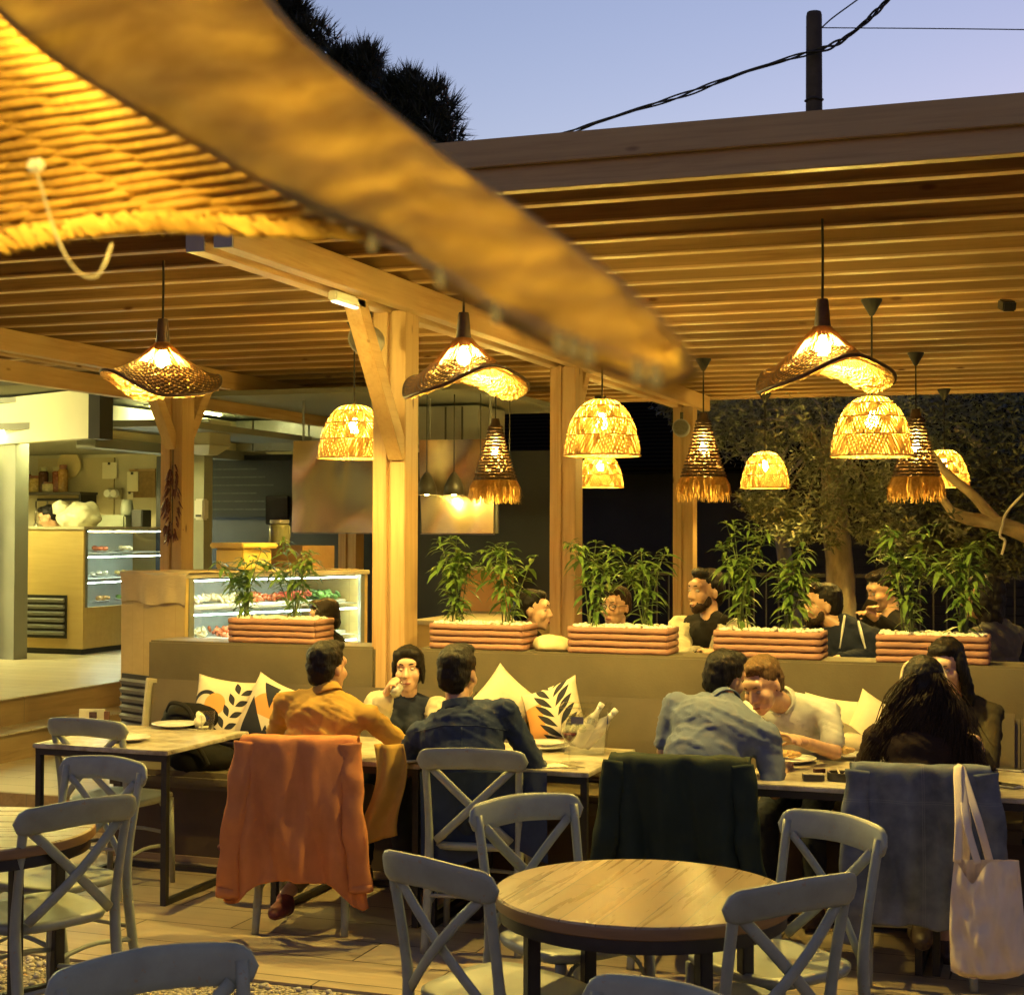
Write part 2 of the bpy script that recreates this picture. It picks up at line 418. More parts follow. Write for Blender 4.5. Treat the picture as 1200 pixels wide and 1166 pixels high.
# slim tube light clipped to the beam by the first post
lt = thing('tube_light', 'short white tube light under the beam beside the first post', 'light', (BX+.02, 7.3, BZ0-.03))
MB().box((0, 0, 0), (.05, .36, .05), None, .008).build('tube_body', white_plastic, lt)
MB().box((0.0, 0, -.028), (.035, .32, .01), None, .004).build('tube_diffuser', m_emit('tube_glow', (1, .85, .5), .6), lt)

# ------------------------------------------------------------------ low wall with bench in front
wall_mat = m_plain('olive_vinyl', (.105, .083, .046), .62, .22, 2.6, .12, 0, 90, which='World')
seat_mat = m_plain('bench_vinyl', (.098, .076, .042), .5, .18, 3, .05, 0, 60, which='World')
base_mat = m_plain('bench_base', (.075, .05, .027), .6, .25, 3, .1, which='World')
WZ = 1.165
wl1 = MB().bx(-5.13, BX-.125, 7.98, 8.3, 0.202, WZ, .012)
tag(wl1.build('low_wall', wall_mat), 'short olive low wall left of the first post, topped by one planter', 'low wall', 'low walls behind the bench')
tag(MB().bx(BX+.125, 3.3, 7.98, 8.3, 0.202, WZ, .012).build('low_wall', wall_mat), 'long olive low wall right of the first post, topped by planters', 'low wall', 'low walls behind the bench')
bn = thing('wall_bench', 'long olive upholstered bench running along the low wall', 'bench', (-1, 7.7, 0))
def bp(name, mb, m, **k):
    o = mb.build(name, m, bn, **k); o.matrix_parent_inverse = Matrix.Translation((1, -7.7, 0)); return o
BXL, BXR = -5.05, 3.2
bp('base', MB().bx(BXL+.03, BXR, 7.47, 7.96, .002, .40), base_mat)
bp('base_strip', MB().bx(BXL, BXR, 7.45, 7.466, .002, .035), m_wood('strip_wood', 0, (.4, .28, .14), (.3, .2, .09), .5, False))
def pad(x0, x1, y0, y1, z0, z1, b=.03): return MB().bx(x0, x1, y0, y1, z0, z1, b)
xs = [BXL, -3.55, -1.85, -.15, 1.5, BXR]
for i in range(5):
    bp('seat_cushion', pad(xs[i]+.002, xs[i+1]-.002, 7.40, 7.95, .405, .50), seat_mat, angle=R(50))
Mb = Matrix.Rotation(R(-9), 3, 'X')
for i, (a, b) in enumerate(((BXL, -3.0), (-2.996, -.2), (-.196, BXR))):
    bp('backrest', MB().box(((a+b)/2, 7.90, .725), (b-a, .085, .44), Mb, .025), seat_mat, angle=R(50))
bp('end_trim', MB().box((BXL-.012, 7.88, .72), (.014, .11, .46), Mb, .004), m_plain('bench_edge', (.4, .36, .28), .5))
# ------------------------------------------------------------------ pendant lamps
WARM = (1.0, .56, .13)
bulb_mat = m_emit('bulb_glow', (1.0, .72, .15), 250.0); bulb_hat = m_emit('bulb_glow_hat', (1.0, .72, .15), 620.0); bulb_s = m_emit('bulb_glow_small', (1.0, .68, .13), 70.0)
rattan_out = m_straw('dark_rattan', (.085, .040, .014), (.045, .02, .007), .02, .5, 40)
rattan_rod = m_straw('rattan_rod', (.36, .20, .06), (.2, .1, .03), .12, .5, 40)
straw_in = m_straw('pale_straw', (.72, .50, .20), (.55, .34, .12), .30, .7, 50)
straw_dome = m_straw('dome_cane', (.54, .35, .12), (.34, .20, .05), .05, .6, 45)
dome_rib = m_straw('dome_rib', (.34, .18, .055), (.24, .12, .035), .2, .6, 45)
raffia = m_straw('raffia', (.60, .36, .11), (.38, .21, .05), .3, .8, 50)
wood_dark = m_plain('dark_wood_cap', (.06, .03, .014), .5, .3, 12, .1)
def cord_of(t, z0, z1, canopy=True):
    MB().tube([(0, 0, z0), (.002, 0, (z0+z1)/2), (0, 0, z1)], .006, 6).build('cord', cord_black, t)
    if canopy: MB().lathe([(.006, z1-.10), (.014, z1-.095), (.062, z1-.01), (.062, z1)], 20).build('canopy', cord_black, t, angle=R(40))
def bulb(t, z, r=.042, m=None):
    MB().lathe([(.0, z-r), (r*.55, z-r*.82), (r*.92, z-r*.35), (r, z), (r*.85, z+r*.55), (r*.45, z+r*1.2), (.018, z+r*1.75)], 14).build('bulb', m or bulb_mat, t, True)
    MB().lathe([(.02, z+r*1.7), (.022, z+r*1.7+.06)], 12).build('socket', wood_dark, t)
# ---- hat-shaped lamp: origin at the ceiling above it
def hat_profile(s, th):
    r = .036+.262*(s**1.06); z = -.215*(1-(1-s)**1.22)
    wv = (s**2.2)*(.062*math.cos(2*(th+PI/4))+.018*math.cos(th-1.0)+.008*math.sin(5*th))
    r *= 1+.05*s*math.sin(3*th+.5)
    return V((r*math.cos(th), r*math.sin(th), z+wv))
def make_hat(ceil, top, label):
    t = thing('hat_pendant_lamp', label, 'pendant lamp', (0, 0, 0), 0, 'hat shaped rattan pendant lamps')
    z0 = top-ceil
    cord_of(t, z0, 0, False)
    MB().lathe([(.024, z0), (.027, z0-.01), (.037, z0-.125), (.034, z0-.13)], 20).build('neck', wood_dark, t, angle=R(40))
    Z = z0-.125
    def S(s, th, off=0):
        p = hat_profile(s, th); e = .01
        n = (hat_profile(s, th+e)-p).cross(hat_profile(min(s+e, 1), th)-hat_profile(min(s+e, 1)-e, th)).normalized()
        return p - n*off + V((0, 0, Z))
    rd = random.Random(3); rods = MB()
    for i in range(84):
        th = 2*PI*i/84+rd.uniform(-.012, .012)
        pts = [S(.0+1.0*k/11, th+.16*(k/11)**2, .003) for k in range(12)]
        rods.tube(pts, .0029, 4, False)
    rods.build('radial_rods', rattan_rod, t, True)
    w = MB()                                                    # woven outer skin of the lower part, with pin holes
    nr, nt = 15, 150
    for j in range(nr):
        s0 = .47+.53*j/nr; s1 = min(1, .47+.53*(j+1.15)/nr)
        lo = .72 if j < 2 else (.93 if j < 6 else .975)
        for i in range(nt):
            if rd.random() > lo: continue
            a = 2*PI*i/nt; b = 2*PI*(i+1.22)/nt
            o = .007 if (i//2+j) % 2 else .003
            w.add([S(s0, a, o), S(s0, b, o), S(s1, b, o), S(s1, a, o)], [(0, 1, 2, 3)])
    w.build('woven_skin', rattan_out, t)
    l = MB(); l2 = 13
    for j in range(l2):
        s0 = .60+.40*j/l2; s1 = .60+.40*(j+1.25)/l2
        for i in range(110):
            if j < 3 and rd.random() < .12: continue
            a = 2*PI*i/110+rd.uniform(-.01, .01); b = a+2*PI*1.5/110
            o = -.004-rd.uniform(0, .012)
            l.add([S(s0, a, o), S(s0, b, o-.003), S(min(s1, 1), b+.05, o), S(min(s1, 1), a+.05, o-.004)], [(0, 1, 2, 3)])
    l.build('straw_lining', straw_in, t)
    rim = MB().tube([S(1.0, 2*PI*k/72) for k in range(73)], .008, 6, False); rim.build('rim', rattan_out, t, True)
    bulb(t, Z-.095, .034, bulb_hat)
    return t
HC = BZ1
hats = [(-4.345, 6.87, 2.90, 1.62, 'hat shaped rattan lamp hanging leftmost, over the table with the plates'),
        (-2.69, 6.87, 2.86, .15, 'hat shaped rattan lamp beside the first post, showing its glowing lining'),
        (-.995, 6.87, 2.845, -.1, 'largest hat shaped rattan lamp, hanging over the right end of the bench')]
h0 = None
for x, y, top, rz, lab in hats:
    o = make_hat(HC, top, lab); o.location = (x, y, HC); o.rotation_euler = (0, 0, rz)
# ---- dome lamp
def make_dome(label, Rr=.225, Hh=.40):
    t = thing('dome_pendant_lamp', label, 'pendant lamp', (0, 0, 0), 0, 'dome shaped cane pendant lamps')
    def P(s, th, o=0):                                           # s 0 top .. 1 bottom
        ph = s*PI/2*.93
        r = Rr*(math.sin(ph)**.85)+.012; z = Hh*(math.cos(ph)**1.0)-Hh*math.cos(PI/2*.93)
        r += o; return V((r*math.cos(th), r*math.sin(th), z))
    rd = random.Random(5); c = MB()
    bands = [.0, .33, .56, .78, 1.0]
    for bi in range(4):
        s0, s1 = bands[bi], bands[bi+1]; N = (26, 64, 80, 88)[bi]
        per_ = (26, 8, 8, 44)[bi]
        for i in range(N):
            th = 2*PI*i/N; wdt = 2*PI/N*(.35 if bi else .33)
            sl = (0 if bi == 0 else (.16 if (i//(per_//2)) % 2 else -.16))*(1 if bi != 3 else 1.1)
            vs = []
            for k in range(5):
                f = k/4; s = lerp(s0+.01, s1-.01, f); o = .004*math.sin(f*PI)+(.003 if i % 2 else 0)
                vs += [P(s, th-wdt+sl*(f-.5), o), P(s, th+wdt+sl*(f-.5), o)]
            c.add(vs, [(2*k, 2*k+1, 2*k+3, 2*k+2) for k in range(4)])
    c.build('cane_strips', straw_dome, t); cane_back = m_straw('cane_backing', (.34, .20, .05), (.2, .11, .03), .05, .6, 45)
    b = MB()
    for bi in range(1, 4):
        N = 60; s0, s1 = bands[bi], bands[bi+1]
        for i in range(N):                                      # inner backing strips crossing the other way, gaps between
            th = 2*PI*i/N; sl = -.28 if (i//5) % 2 else .28; wdt = .034; vs = []
            for k in range(4):
                f = k/3; s = lerp(s0, s1, f); vs += [P(s, th-wdt+sl*(f-.5), -.004), P(s, th+wdt+sl*(f-.5), -.004)]
            b.add(vs, [(2*k, 2*k+1, 2*k+3, 2*k+2) for k in range(3)])
    b.build('cane_backing', cane_back, t)
    for s in bands[1:]:
        MB().tube([P(s, 2*PI*k/40, .005) for k in range(41)], .006 if s > .9 else .0042, 6, False).build('hoop', dome_rib if s < .9 else straw_dome, t, True)
    bulb(t, Hh*.50, .038)
    return t
def hang_dome(o, x, y, zb, rz=0, Hh=.40):
    o.location = (x, y, zb); o.rotation_euler = (0, 0, rz)
    MB().tube([(0, 0, Hh-.06), (0, 0, HC-zb)], .006, 6).build('cord', cord_black, o)
    MB().lathe([(.006, HC-zb-.10), (.014, HC-zb-.095), (.062, HC-zb-.01), (.062, HC-zb)], 20).build('canopy', cord_black, o, angle=R(40))
zb = 2.24
domes = [(-1.065, 9.35, 2.27, 'big bright cane dome lamp below the largest hat lamp'),
         (-2.725, 9.35, 2.295, 'big cane dome lamp in front of the second post'),
         (-4.44, 9.35, 2.30, 'cane dome lamp half hidden by the first post and its brace'),
         (-2.745, 15.1, 2.25, 'small far cane dome lamp in front of the tree crown'),
         (-1.06, 15.2, 2.25, 'far cane dome lamp beside the forked bare branch'),
         (-4.45, 15.2, 2.27, 'far cane dome lamp just below the dome lamp by the second post')]
proto = make_dome(domes[0][3])
for i, (x, y, z, lab) in enumerate(domes):
    o = proto if i == 0 else copy_tree(proto)
    o['label'] = lab
    if i: o.location = (x, y, z); o.rotation_euler = (0, 0, i*.7)
    else: hang_dome(o, x, y, z)
# ---- fringed cone lamp
def make_fringe(label):
    t = thing('fringed_pendant_lamp', label, 'pendant lamp', (0, 0, 0), 0, 'cone lamps with a raffia fringe')
    Hh = .46; rd = random.Random(11)
    def rr(z): return .045+.13*((Hh-z)/Hh)**1.1                   # z from 0 (fringe top) to Hh
    w = MB(); nt = 40
    for j in range(17):
        z = Hh*(1-j/17.0); r = rr(z)
        for i in range(nt):
            if 3 < j < 14 and rd.random() < .16: continue
            a = 2*PI*i/nt; b = 2*PI*(i+1.05)/nt; o = .008*(i % 2)
            zz = z+rd.uniform(-.003, .003)
            w.tube([(r*math.cos(a), r*math.sin(a), zz), ((r+o)*math.cos((a+b)/2), (r+o)*math.sin((a+b)/2), zz), (r*math.cos(b), r*math.sin(b), zz)], .0115, 4, False)
    w.build('woven_cone', rattan_out, t, True)
    f = MB()
    for k in range(330):
        a = rd.uniform(0, 2*PI); r = rr(0)+rd.uniform(-.01, .02); L = rd.uniform(.10, .185); wd = rd.uniform(.004, .009)
        d = V((-math.sin(a), math.cos(a), 0))*wd; e = V((math.cos(a), math.sin(a), 0)); tw = V((-math.sin(a), math.cos(a), 0))*rd.uniform(-.02, .02)
        p = [e*(r-.01)+V((0, 0, .015)), e*(r+.02)+V((0, 0, -L*.35)), e*(r+.022+rd.uniform(-.012, .02))+tw+V((0, 0, -L))]
        f.add([p[0]-d, p[0]+d, p[1]-d, p[1]+d, p[2]-d*.4, p[2]+d*.4], [(0, 1, 3, 2), (2, 3, 5, 4)])
    f.build('raffia_fringe', raffia, t)
    MB().lathe([(.03, Hh+.07), (.047, Hh), (.04, Hh-.01)], 16).build('neck', wood_dark, t, angle=R(40))
    bulb(t, Hh*.52, .03)
    MB().tube([(0, 0, Hh+.05), (0, 0, HC-2.24)], .006, 6).build('cord', cord_black, t)
    MB().lathe([(.006, HC-2.24-.10), (.014, HC-2.24-.095), (.062, HC-2.24-.01), (.062, HC-2.24)], 20).build('canopy', cord_black, t, angle=R(40))
    return t
fr = [(-4.45, 12.1, 2.225, 'fringed cone lamp in front of the hanging steel panel'), (-2.69, 12.1, 2.235, 'fringed cone lamp beside the farthest post'),
      (-1.05, 12.1, 2.225, 'fringed cone lamp tucked between two dome lamps on the right')]
pf = make_fringe(fr[0][3])
for i, (x, y, z, lab) in enumerate(fr):
    o = pf if i == 0 else copy_tree(pf)
    o.location = (x, y, z); o.rotation_euler = (0, 0, i*1.3); o['label'] = lab
# ------------------------------------------------------------------ cross-back chairs
def m_paint(name, c):
    n = NT(name); v = n.coord((1, 1, 1)); f = n.noise(v, 14, 5); g = n.noise(n.coord((6, 6, 60)), 3, 4)
    convex = n.node('ShaderNodeNewGeometry').outputs['Pointiness']
    cc = n.ramp(f, [(.3, tuple(x*.86 for x in c)), (.7, tuple(x*1.1 for x in c))])
    cc = n.mix(cc, (.30, .24, .16), n.ramp(convex, [(.56, (0, 0, 0)), (.66, (.5, .5, .5))]))  # worn paint along convex edges
    sp = n.noise(n.coord((1, 1, 1)), 70, 2); wr = n.noise(n.coord((1, 1, 1)), 9, 3)
    cc = n.mix(cc, (.30, .25, .17), n.math('MULTIPLY', n.math('GREATER_THAN', sp, .66), n.math('GREATER_THAN', wr, .52)))     # chips and scuffs
    n.col(cc).set(Roughness=n.math('ADD', n.math('MULTIPLY', f, .25), .30)).bump(g, .06, .003); return n.m
chair_paint = m_paint('grey_blue_paint', (.28, .305, .245))
def crest(m):
    n = 14; N = 33; vs = []; hw = .245
    for i in range(N):
        u = -1+2*i/(N-1); x = u*hw
        e = max(0, (abs(x)-(hw-.048))/.048); h = .047*math.sqrt(max(0, 1-e*e))+.0005
        zc = .835+.012*(1-u*u)-.006*abs(u); yb = -.262-.045*(1-u*u)
        tilt = .18
        for k in range(n):
            a = 2*PI*k/n; c, s = math.cos(a), math.sin(a)
            sg = lambda q, p: math.copysign(abs(q)**p, q)
            yy = sg(c, .6)*.0135*(1 if e < .6 else max(.25, 1-(e-.6)*1.6)); zz = sg(s, .75)*h
            vs.append((x, yb+yy-zz*tilt, zc+zz))
    fs = [(i*n+k, i*n+(k+1) % n, (i+1)*n+(k+1) % n, (i+1)*n+k) for i in range(N-1) for k in range(n)]
    fs += [tuple(reversed(range(n))), tuple((N-1)*n+k for k in range(n))]
    return m.add(vs, fs)
def seat_mb():
    m = MB(); N = 40; rings = []
    def out(a, s=1.0):
        c, sn = math.cos(a), math.sin(a); sp = lambda q: math.copysign(abs(q)**.52, q)
        y = sp(sn)*.212*s; x = sp(c)*(.222+.018*(y/.212))*s; return x, y
    prof = [(.0, -.008), (.45, -.007), (.8, -.001), (.95, .003), (1.0, -.003), (1.005, -.016), (.97, -.030), (.90, -.032)]
    vs = []
    for s, z in prof[1:]:
        for k in range(N):
            x, y = out(2*PI*k/N, s); vs.append((x, y, .462+z+(.004 if y > 0 else 0)))
    top = len(vs); vs.append((0, 0, .462-.008)); bot = len(vs); vs.append((0, 0, .43))
    M_ = len(prof)-1
    fs = [(i*N+k, i*N+(k+1) % N, (i+1)*N+(k+1) % N, (i+1)*N+k) for i in range(M_-1) for k in range(N)]
    fs = [tuple(reversed(f)) for f in fs]
    fs += [(top, k, (k+1) % N) for k in range(N)] + [(bot, (M_-1)*N+(k+1) % N, (M_-1)*N+k) for k in range(N)]
    return m.add(vs, fs)
def make_chair(label):
    t = thing('cross_back_chair', label, 'chair', (0, 0, 0), 0, 'grey blue cross back chairs')
    seat_mb().build('seat', chair_paint, t, angle=R(60))
    crest(MB()).build('top_rail', chair_paint, t, angle=R(60))
    for s in (-1, 1):
        pts = spline([(s*.205, -.275, 0), (s*.2, -.235, .2), (s*.198, -.205, .44), (s*.2, -.225, .62), (s*.207, -.268, .845)], 14)
        MB().tube(pts, [.0165+.004*math.sin(PI*min(1, k/9)) for k in range(14)], 10, True, .95).build('back_leg', chair_paint, t, True)
        MB().tube([(s*.185, .175, .435), (s*.188, .178, .3), (s*.197, .187, 0)], [.019, .0185, .0145], 10).build('front_leg', chair_paint, t, True)
        a = V((s*.180, -.262, .80)); b = V((-s*.165, -.222, .475)); pts = []
        for k in range(9):
            f = k/8; p = a.lerp(b, f); p.y -= .024*math.sin(PI*f)+(.008 if s > 0 else -.008)*math.sin(PI*f); pts.append(p)
        MB().tube(pts, .0185, 10, True, .42, (1, 0, 0)).build('cross_slat', chair_paint, t, True)
        MB().tube(spline([(s*.19, .18, .19), (s*.19, -.03, .215), (s*.2, -.24, .19)], 8), .0095, 8).build('side_stretcher', chair_paint, t, True)
        MB().tube(spline([(s*.186, .17, .31), (s*.14, .165, .40), (s*.08, .16, .432)], 6), .008, 6).build('seat_brace', chair_paint, t, True)
    MB().tube(spline([(-.19, .18, .25), (0, .165, .27), (.19, .18, .25)], 8), .0095, 8).build('front_stretcher', chair_paint, t, True)
    MB().tube([(-.2, -.235, .24), (.2, -.235, .24)], .0095, 8).build('rear_stretcher', chair_paint, t, True)
    return t
CH = make_chair('grey blue cross back chair')
CH_used = [False]
def chair(mid, face, label, z=0):
    d = V((math.cos(R(face)), math.sin(R(face)), 0)); c = V((mid[0], mid[1], z))+d*.285
    if not CH_used[0]: o = CH; CH_used[0] = True
    else: o = copy_tree(CH)
    o.location = c; o.rotation_euler = (0, 0, R(face-90)); o['label'] = label
    return o
chair((-3.21, 4.58), 158, 'dark grey blue cross back chair on this side of the left round table')
chair((-3.69, 5.44), -101, 'grey blue chair standing behind the left round table, facing the camera')
chair((-4.57, 6.55), 87, 'grey blue chair pushed in at the empty table with the two plates')
chair((-1.90, 2.98), -37, 'nearest chair at the lower left, only its curved top rail showing')
chair((-1.70, 4.12), 64, 'grey blue chair at the left of the central round table, back to the camera')
chair((-1.79, 5.17), -35, 'brownish lit chair behind the central round table, between it and the man in denim blue')
chair((-.71, 5.19), -127, 'light blue chair behind the central round table, in front of the draped denim jacket')
chair((-.68, 4.22), 143, 'olive grey chair at the right of the central round table, back to the camera')
chair((-.74, 3.11), -115, 'chair at the bottom centre, only the tip of its top rail showing')
c_p1 = chair((-3.24, 6.28), 104, 'chair under the man in mustard, hidden by an orange jacket')
c_p3 = chair((-2.40, 6.24), 101, 'cross back chair holding the man in denim blue, nothing draped over it')
c_p4 = chair((-1.50, 6.30), 97, 'chair under the man in the blue tee, hidden by a dark green jacket')
c_p6 = chair((-.54, 6.40), 100, 'chair under the long haired woman, hidden by a denim jacket')

# ------------------------------------------------------------------ round tables
def m_tabletop():
    n = NT('round_table_planks'); v = n.coord((1, 1, 1), 'Object')
    br = n.node('ShaderNodeTexBrick'); br.offset = 0; br.inputs['Scale'].default_value = 1
    br.inputs['Brick Width'].default_value = 4; br.inputs['Row Height'].default_value = .11; br.inputs['Mortar Size'].default_value = .0018
    br.inputs['Color1'].default_value = (.1, .1, .1, 1); br.inputs['Color2'].default_value = (.9, .9, .9, 1); n.l(v, br.inputs['Vector'])
    sep = n.node('ShaderNodeSeparateXYZ'); n.l(v, sep.inputs[0])
    row = n.math('FLOOR', n.math('DIVIDE', sep.outputs[1], .11))
    wn_ = n.node('ShaderNodeTexWhiteNoise', noise_dimensions='1D'); n.l(row, wn_.inputs['W'])
    off = n.node('ShaderNodeCombineXYZ'); n.l(n.math('MULTIPLY', wn_.outputs['Value'], 20), off.inputs[0])
    ad_ = n.node('ShaderNodeVectorMath', operation='ADD'); n.l(n.coord((.9, 13, 13)), ad_.inputs[0]); n.l(off.outputs[0], ad_.inputs[1])
    g = n.noise(ad_.outputs[0], 2.4, 6, .55, .4)
    t = n.math('ADD', n.math('MULTIPLY', g, .52), n.math('MULTIPLY', wn_.outputs['Value'], .48))
    c = n.ramp(t, [(.2, (.25, .155, .065)), (.48, (.36, .24, .115)), (.76, (.50, .36, .19))])
    c = n.mix(c, (.05, .03, .015), br.outputs['Fac'])
    n.col(c).set(Roughness=n.math('ADD', n.math('MULTIPLY', g, .22), .18)).bump(n.math('SUBTRACT', g, br.outputs['Fac']), .12, .003)
    n.b.inputs['Coat Weight'].default_value = .25; n.b.inputs['Coat Roughness'].default_value = .3
    return n.m
ttop = m_tabletop(); edge_wood = m_plain('table_edge_wood', (.24, .13, .05), .45, .25, 3, .1, 0, None, (1, 1, 10))
def make_round(label):
    t = thing('round_table', label, 'table', (0, 0, 0), 0, 'round wooden tables')
    MB().lathe([(.0, .75), (.40, .75), (.436, .75), (.443, .745)], 72, closed=True).build('tabletop', ttop, t, angle=R(30))
    MB().lathe([(.443, .745), (.445, .738), (.445, .716), (.440, .712), (.0, .712)], 72, closed=True).build('table_edge', edge_wood, t, angle=R(30))
    MB().lathe([(.425, .7115), (.428, .70), (.428, .672), (.41, .670), (.41, .7115)], 72, closed=True).build('metal_hoop', black_metal, t, angle=R(30))
    for k in range(4):
        a = PI/4+k*PI/2; x, y = math.cos(a), math.sin(a)
        MB().box((x*.36, y*.36, .355), (.04, .04, .708), rz3(a), .003).build('leg', black_metal, t)
    MB().box((0, 0, .12), (.72, .03, .03), rz3(PI/4), .003).build('foot_bar', black_metal, t)
    MB().box((0, 0, .1515), (.72, .03, .03), rz3(-PI/4), .003).build('foot_bar', black_metal, t)
    return t
RT = make_round('round plank topped table in the middle foreground, lit from above'); RT.location = (-1.19, 4.52, 0); RT.rotation_euler = (0, 0, R(88))
dup(RT, (-3.70, 4.60, 0), R(20), 'round plank topped table cut by the left edge of the picture')

# ------------------------------------------------------------------ rectangular dining tables
def m_stone():
    n = NT('stone_tabletop'); v = n.coord((1, 1, 1), 'World')
    a = n.noise(v, 5, 8, .62, 1.5); b = n.noise(v, 22, 5)
    c = n.ramp(a, [(.32, (.16, .13, .085)), (.46, (.36, .31, .22)), (.62, (.55, .50, .39))])
    c = n.mix(c, (.2, .17, .12), n.ramp(b, [(.5, (0, 0, 0)), (.72, (.5, .5, .5))]))
    n.col(c).set(Roughness=.28).bump(b, .05, .002); return n.m
stone = m_stone()
def make_table(label, w=.78, d=.80):
    t = thing('dining_table', label, 'table', (0, 0, 0), 0, 'stone topped dining tables')
    MB().box((0, 0, .739), (w, d, .022), None, .004).build('tabletop', stone, t)
    [MB().bx(-w/2+.012, w/2-.012, q*(d/2-.012), q*(d/2-.042), .695, .7265).build('apron', black_metal, t) for q in (-1, 1)]
    for s in (-1, 1):
        for q in (-1, 1):
            MB().box((s*(w/2-.027), q*(d/2-.027), .364), (.03, .03, .724)).build('leg', black_metal, t)
        MB().bx(s*(w/2-.012), s*(w/2-.042), -d/2+.043, d/2-.043, .002, .03).build('floor_bar', black_metal, t)
    MB().bx(-w/2+.043, w/2-.043, d/2-.08, d/2-.05, .002, .03).build('floor_bar', black_metal, t)
    return t
DT = make_table('empty stone topped table with two plates, at the left end of the bench'); DT.location = (-4.475, 6.93, 0)
dup(DT, (-3.17, 6.97, 0), 0, 'stone topped table in front of the man in mustard')
dup(DT, (-2.375, 7.01, 0), 0, 'stone topped table carrying the clear ice bucket')
dup(DT, (-.93, 6.99, 0), 0, 'stone topped table with ashtray and bread basket')
dup(DT, (-.135, 7.0, 0), 0, 'stone topped table with the two phones, at the right edge')
# ------------------------------------------------------------------ big wicker lamp close to the camera
def interp(tab, x):
    if x <= tab[0][0]: return tab[0][1:]
    for a, b in zip(tab, tab[1:]):
        if x <= b[0]:
            f = (x-a[0])/(b[0]-a[0]); return tuple(lerp(p, q, f) for p, q in zip(a[1:], b[1:]))
    return tab[-1][1:]
NR = [(-260, -330, .97), (-140, -150, .92), (-60, -45, .88), (0, 15, .84), (60, 66, .80), (150, 122, .74), (260, 186, .68), (335, 228, .64), (400, 258, .60), (465, 283, .57), (520, 328, .54), (580, 368, .51), (660, 408, .48), (740, 442, .455), (790, 450, .44), (816, 436, .43)]
FR = [(-300, 400, 1.32), (-150, 345, 1.30), (0, 297, 1.25), (60, 285, 1.21), (130, 275, 1.16), (200, 272, 1.11), (300, 276, 1.04), (400, 279, .98), (470, 288, .92), (560, 330, .82), (680, 388, .66), (770, 430, .52), (816, 436, .43)]
SR = [(40, -360, 1.02), (160, -190, .95), (240, -80, .88), (300, -8, .82), (350, 48, .77), (440, 122, .70), (540, 200, .63), (620, 256, .57), (700, 314, .52), (760, 364, .48), (800, 402, .45), (818, 432, .43)]
fl = thing('wicker_lampshade', 'huge blurred wicker lampshade close to the camera, its lining glowing', 'lampshade', ad(180, 120, .8))
fl_inv = Matrix.Translation(-fl.location)
def fp(name, mb, m, smooth=True):
    o = mb.build(name, m, fl, smooth); o.matrix_parent_inverse = fl_inv; return o
Ns = spline([ad(*p) for p in NR], 90); Ss = spline([ad(*p) for p in SR], 90); Fs = spline([ad(*p) for p in FR], 90)
fore_out = m_straw('lampshade_fabric', (.58, .41, .10), (.36, .24, .05), .5, .8, 30)
def ext(u, v):
    i = min(int(u*89), 88); f = u*89-i
    a = Ns[i].lerp(Ns[i+1], f); b = Ss[i].lerp(Ss[i+1], f)
    if v > .8:                                                   # rolls away behind the upper edge
        k = (v-.8)/.2; tk_ = min(1, (b-a).length/.2); p = b + (ad(400, 60, 1)-CAM).normalized()*(.10*k*tk_) - V((0, 0, .04*k*k*tk_))
        return p
    w_ = v/.8; p = a.lerp(b, w_); th = (b-a).length
    view = (p-CAM).normalized()
    h = .15*th*math.sin(PI*w_)
    fold = .024*math.sin(u*23+w_*3.2+1.2*math.sin(u*9))*math.sin(PI*w_)**.7*min(1, th*8)
    fold += .010*noise.noise(V((u*16, w_*2.5, 3)))+.006*noise.noise(V((u*40, w_*5, 7)))
    return p - view*(h+fold)*(.35+.65*min(1, th/.12))
fp('outer_shade', MB().grid(ext, 240, 44), fore_out)
def liner(u, v):  # added opaque sheet that keeps the inner bulbs' light off the outer shade
    i = min(int(u*89), 88); f = u*89-i; a = Ns[i].lerp(Ns[i+1], f); b = Ss[i].lerp(Ss[i+1], f); th = (b-a).length; p = a.lerp(b, v*1.05)
    return p+(p-CAM).normalized()*(min(.20, th*.75)*min(1, v*9+.35))
fp('light_baffle', MB().grid(liner, 90, 16), m_plain('baffle_straw', (.50, .32, .08), .8, .2, 20, .3))
fp('rolled_edge', MB().tube([ext(i/89, 0)+(Ns[i]-CAM).normalized()*.004 for i in range(90)], .002, 8), fore_out)
def D_in(x, y):
    yn, dn = interp(NR, x); yf, df = interp(FR, x); v = (y-yn)/max(yf-yn, 1)
    v = min(max(v, -.3), 1.1); return lerp(dn+.27, df, v)+.10*math.sin(PI*min(max(v, 0), 1))
def xN(y):
    t = [(b, a) for a, b, d in NR]; t.sort(); return interp(t, y)[0]
fore_in = m_straw('lining_cane', (.66, .40, .08), (.48, .27, .05), .35, .6, 60)
rd_ = random.Random(9); m = MB()
for c_ in range(9):
    y = -90.0
    while y < 292:
        y += 10.6+rd_.uniform(-.8, .8); x1 = xN(y)-84*c_+rd_.uniform(-6, 6)+16; x0 = x1-84-rd_.uniform(14, 30)
        yy = y+(5 if c_ % 2 else 0)
        if x1 < -260: continue
        pts = []
        for k in range(9):
            f = k/8; x = lerp(x0, x1, f); yp = yy+15*(1-f)**1.6+2*math.sin(PI*f)
            yf = interp(FR, x)[0]
            if yp > yf-4: yp = yf-4-rd_.uniform(0, 3)
            D = D_in(x, yp); pts.append(ad(x, yp, D-.024*math.sin(PI*f)+.012))
        r = .0038*(1 if rd_.random() > .2 else .85)
        m.tube(pts, [r*.75]+[r]*7+[r*.6], 6)
fp('lining_rods', m, fore_in)
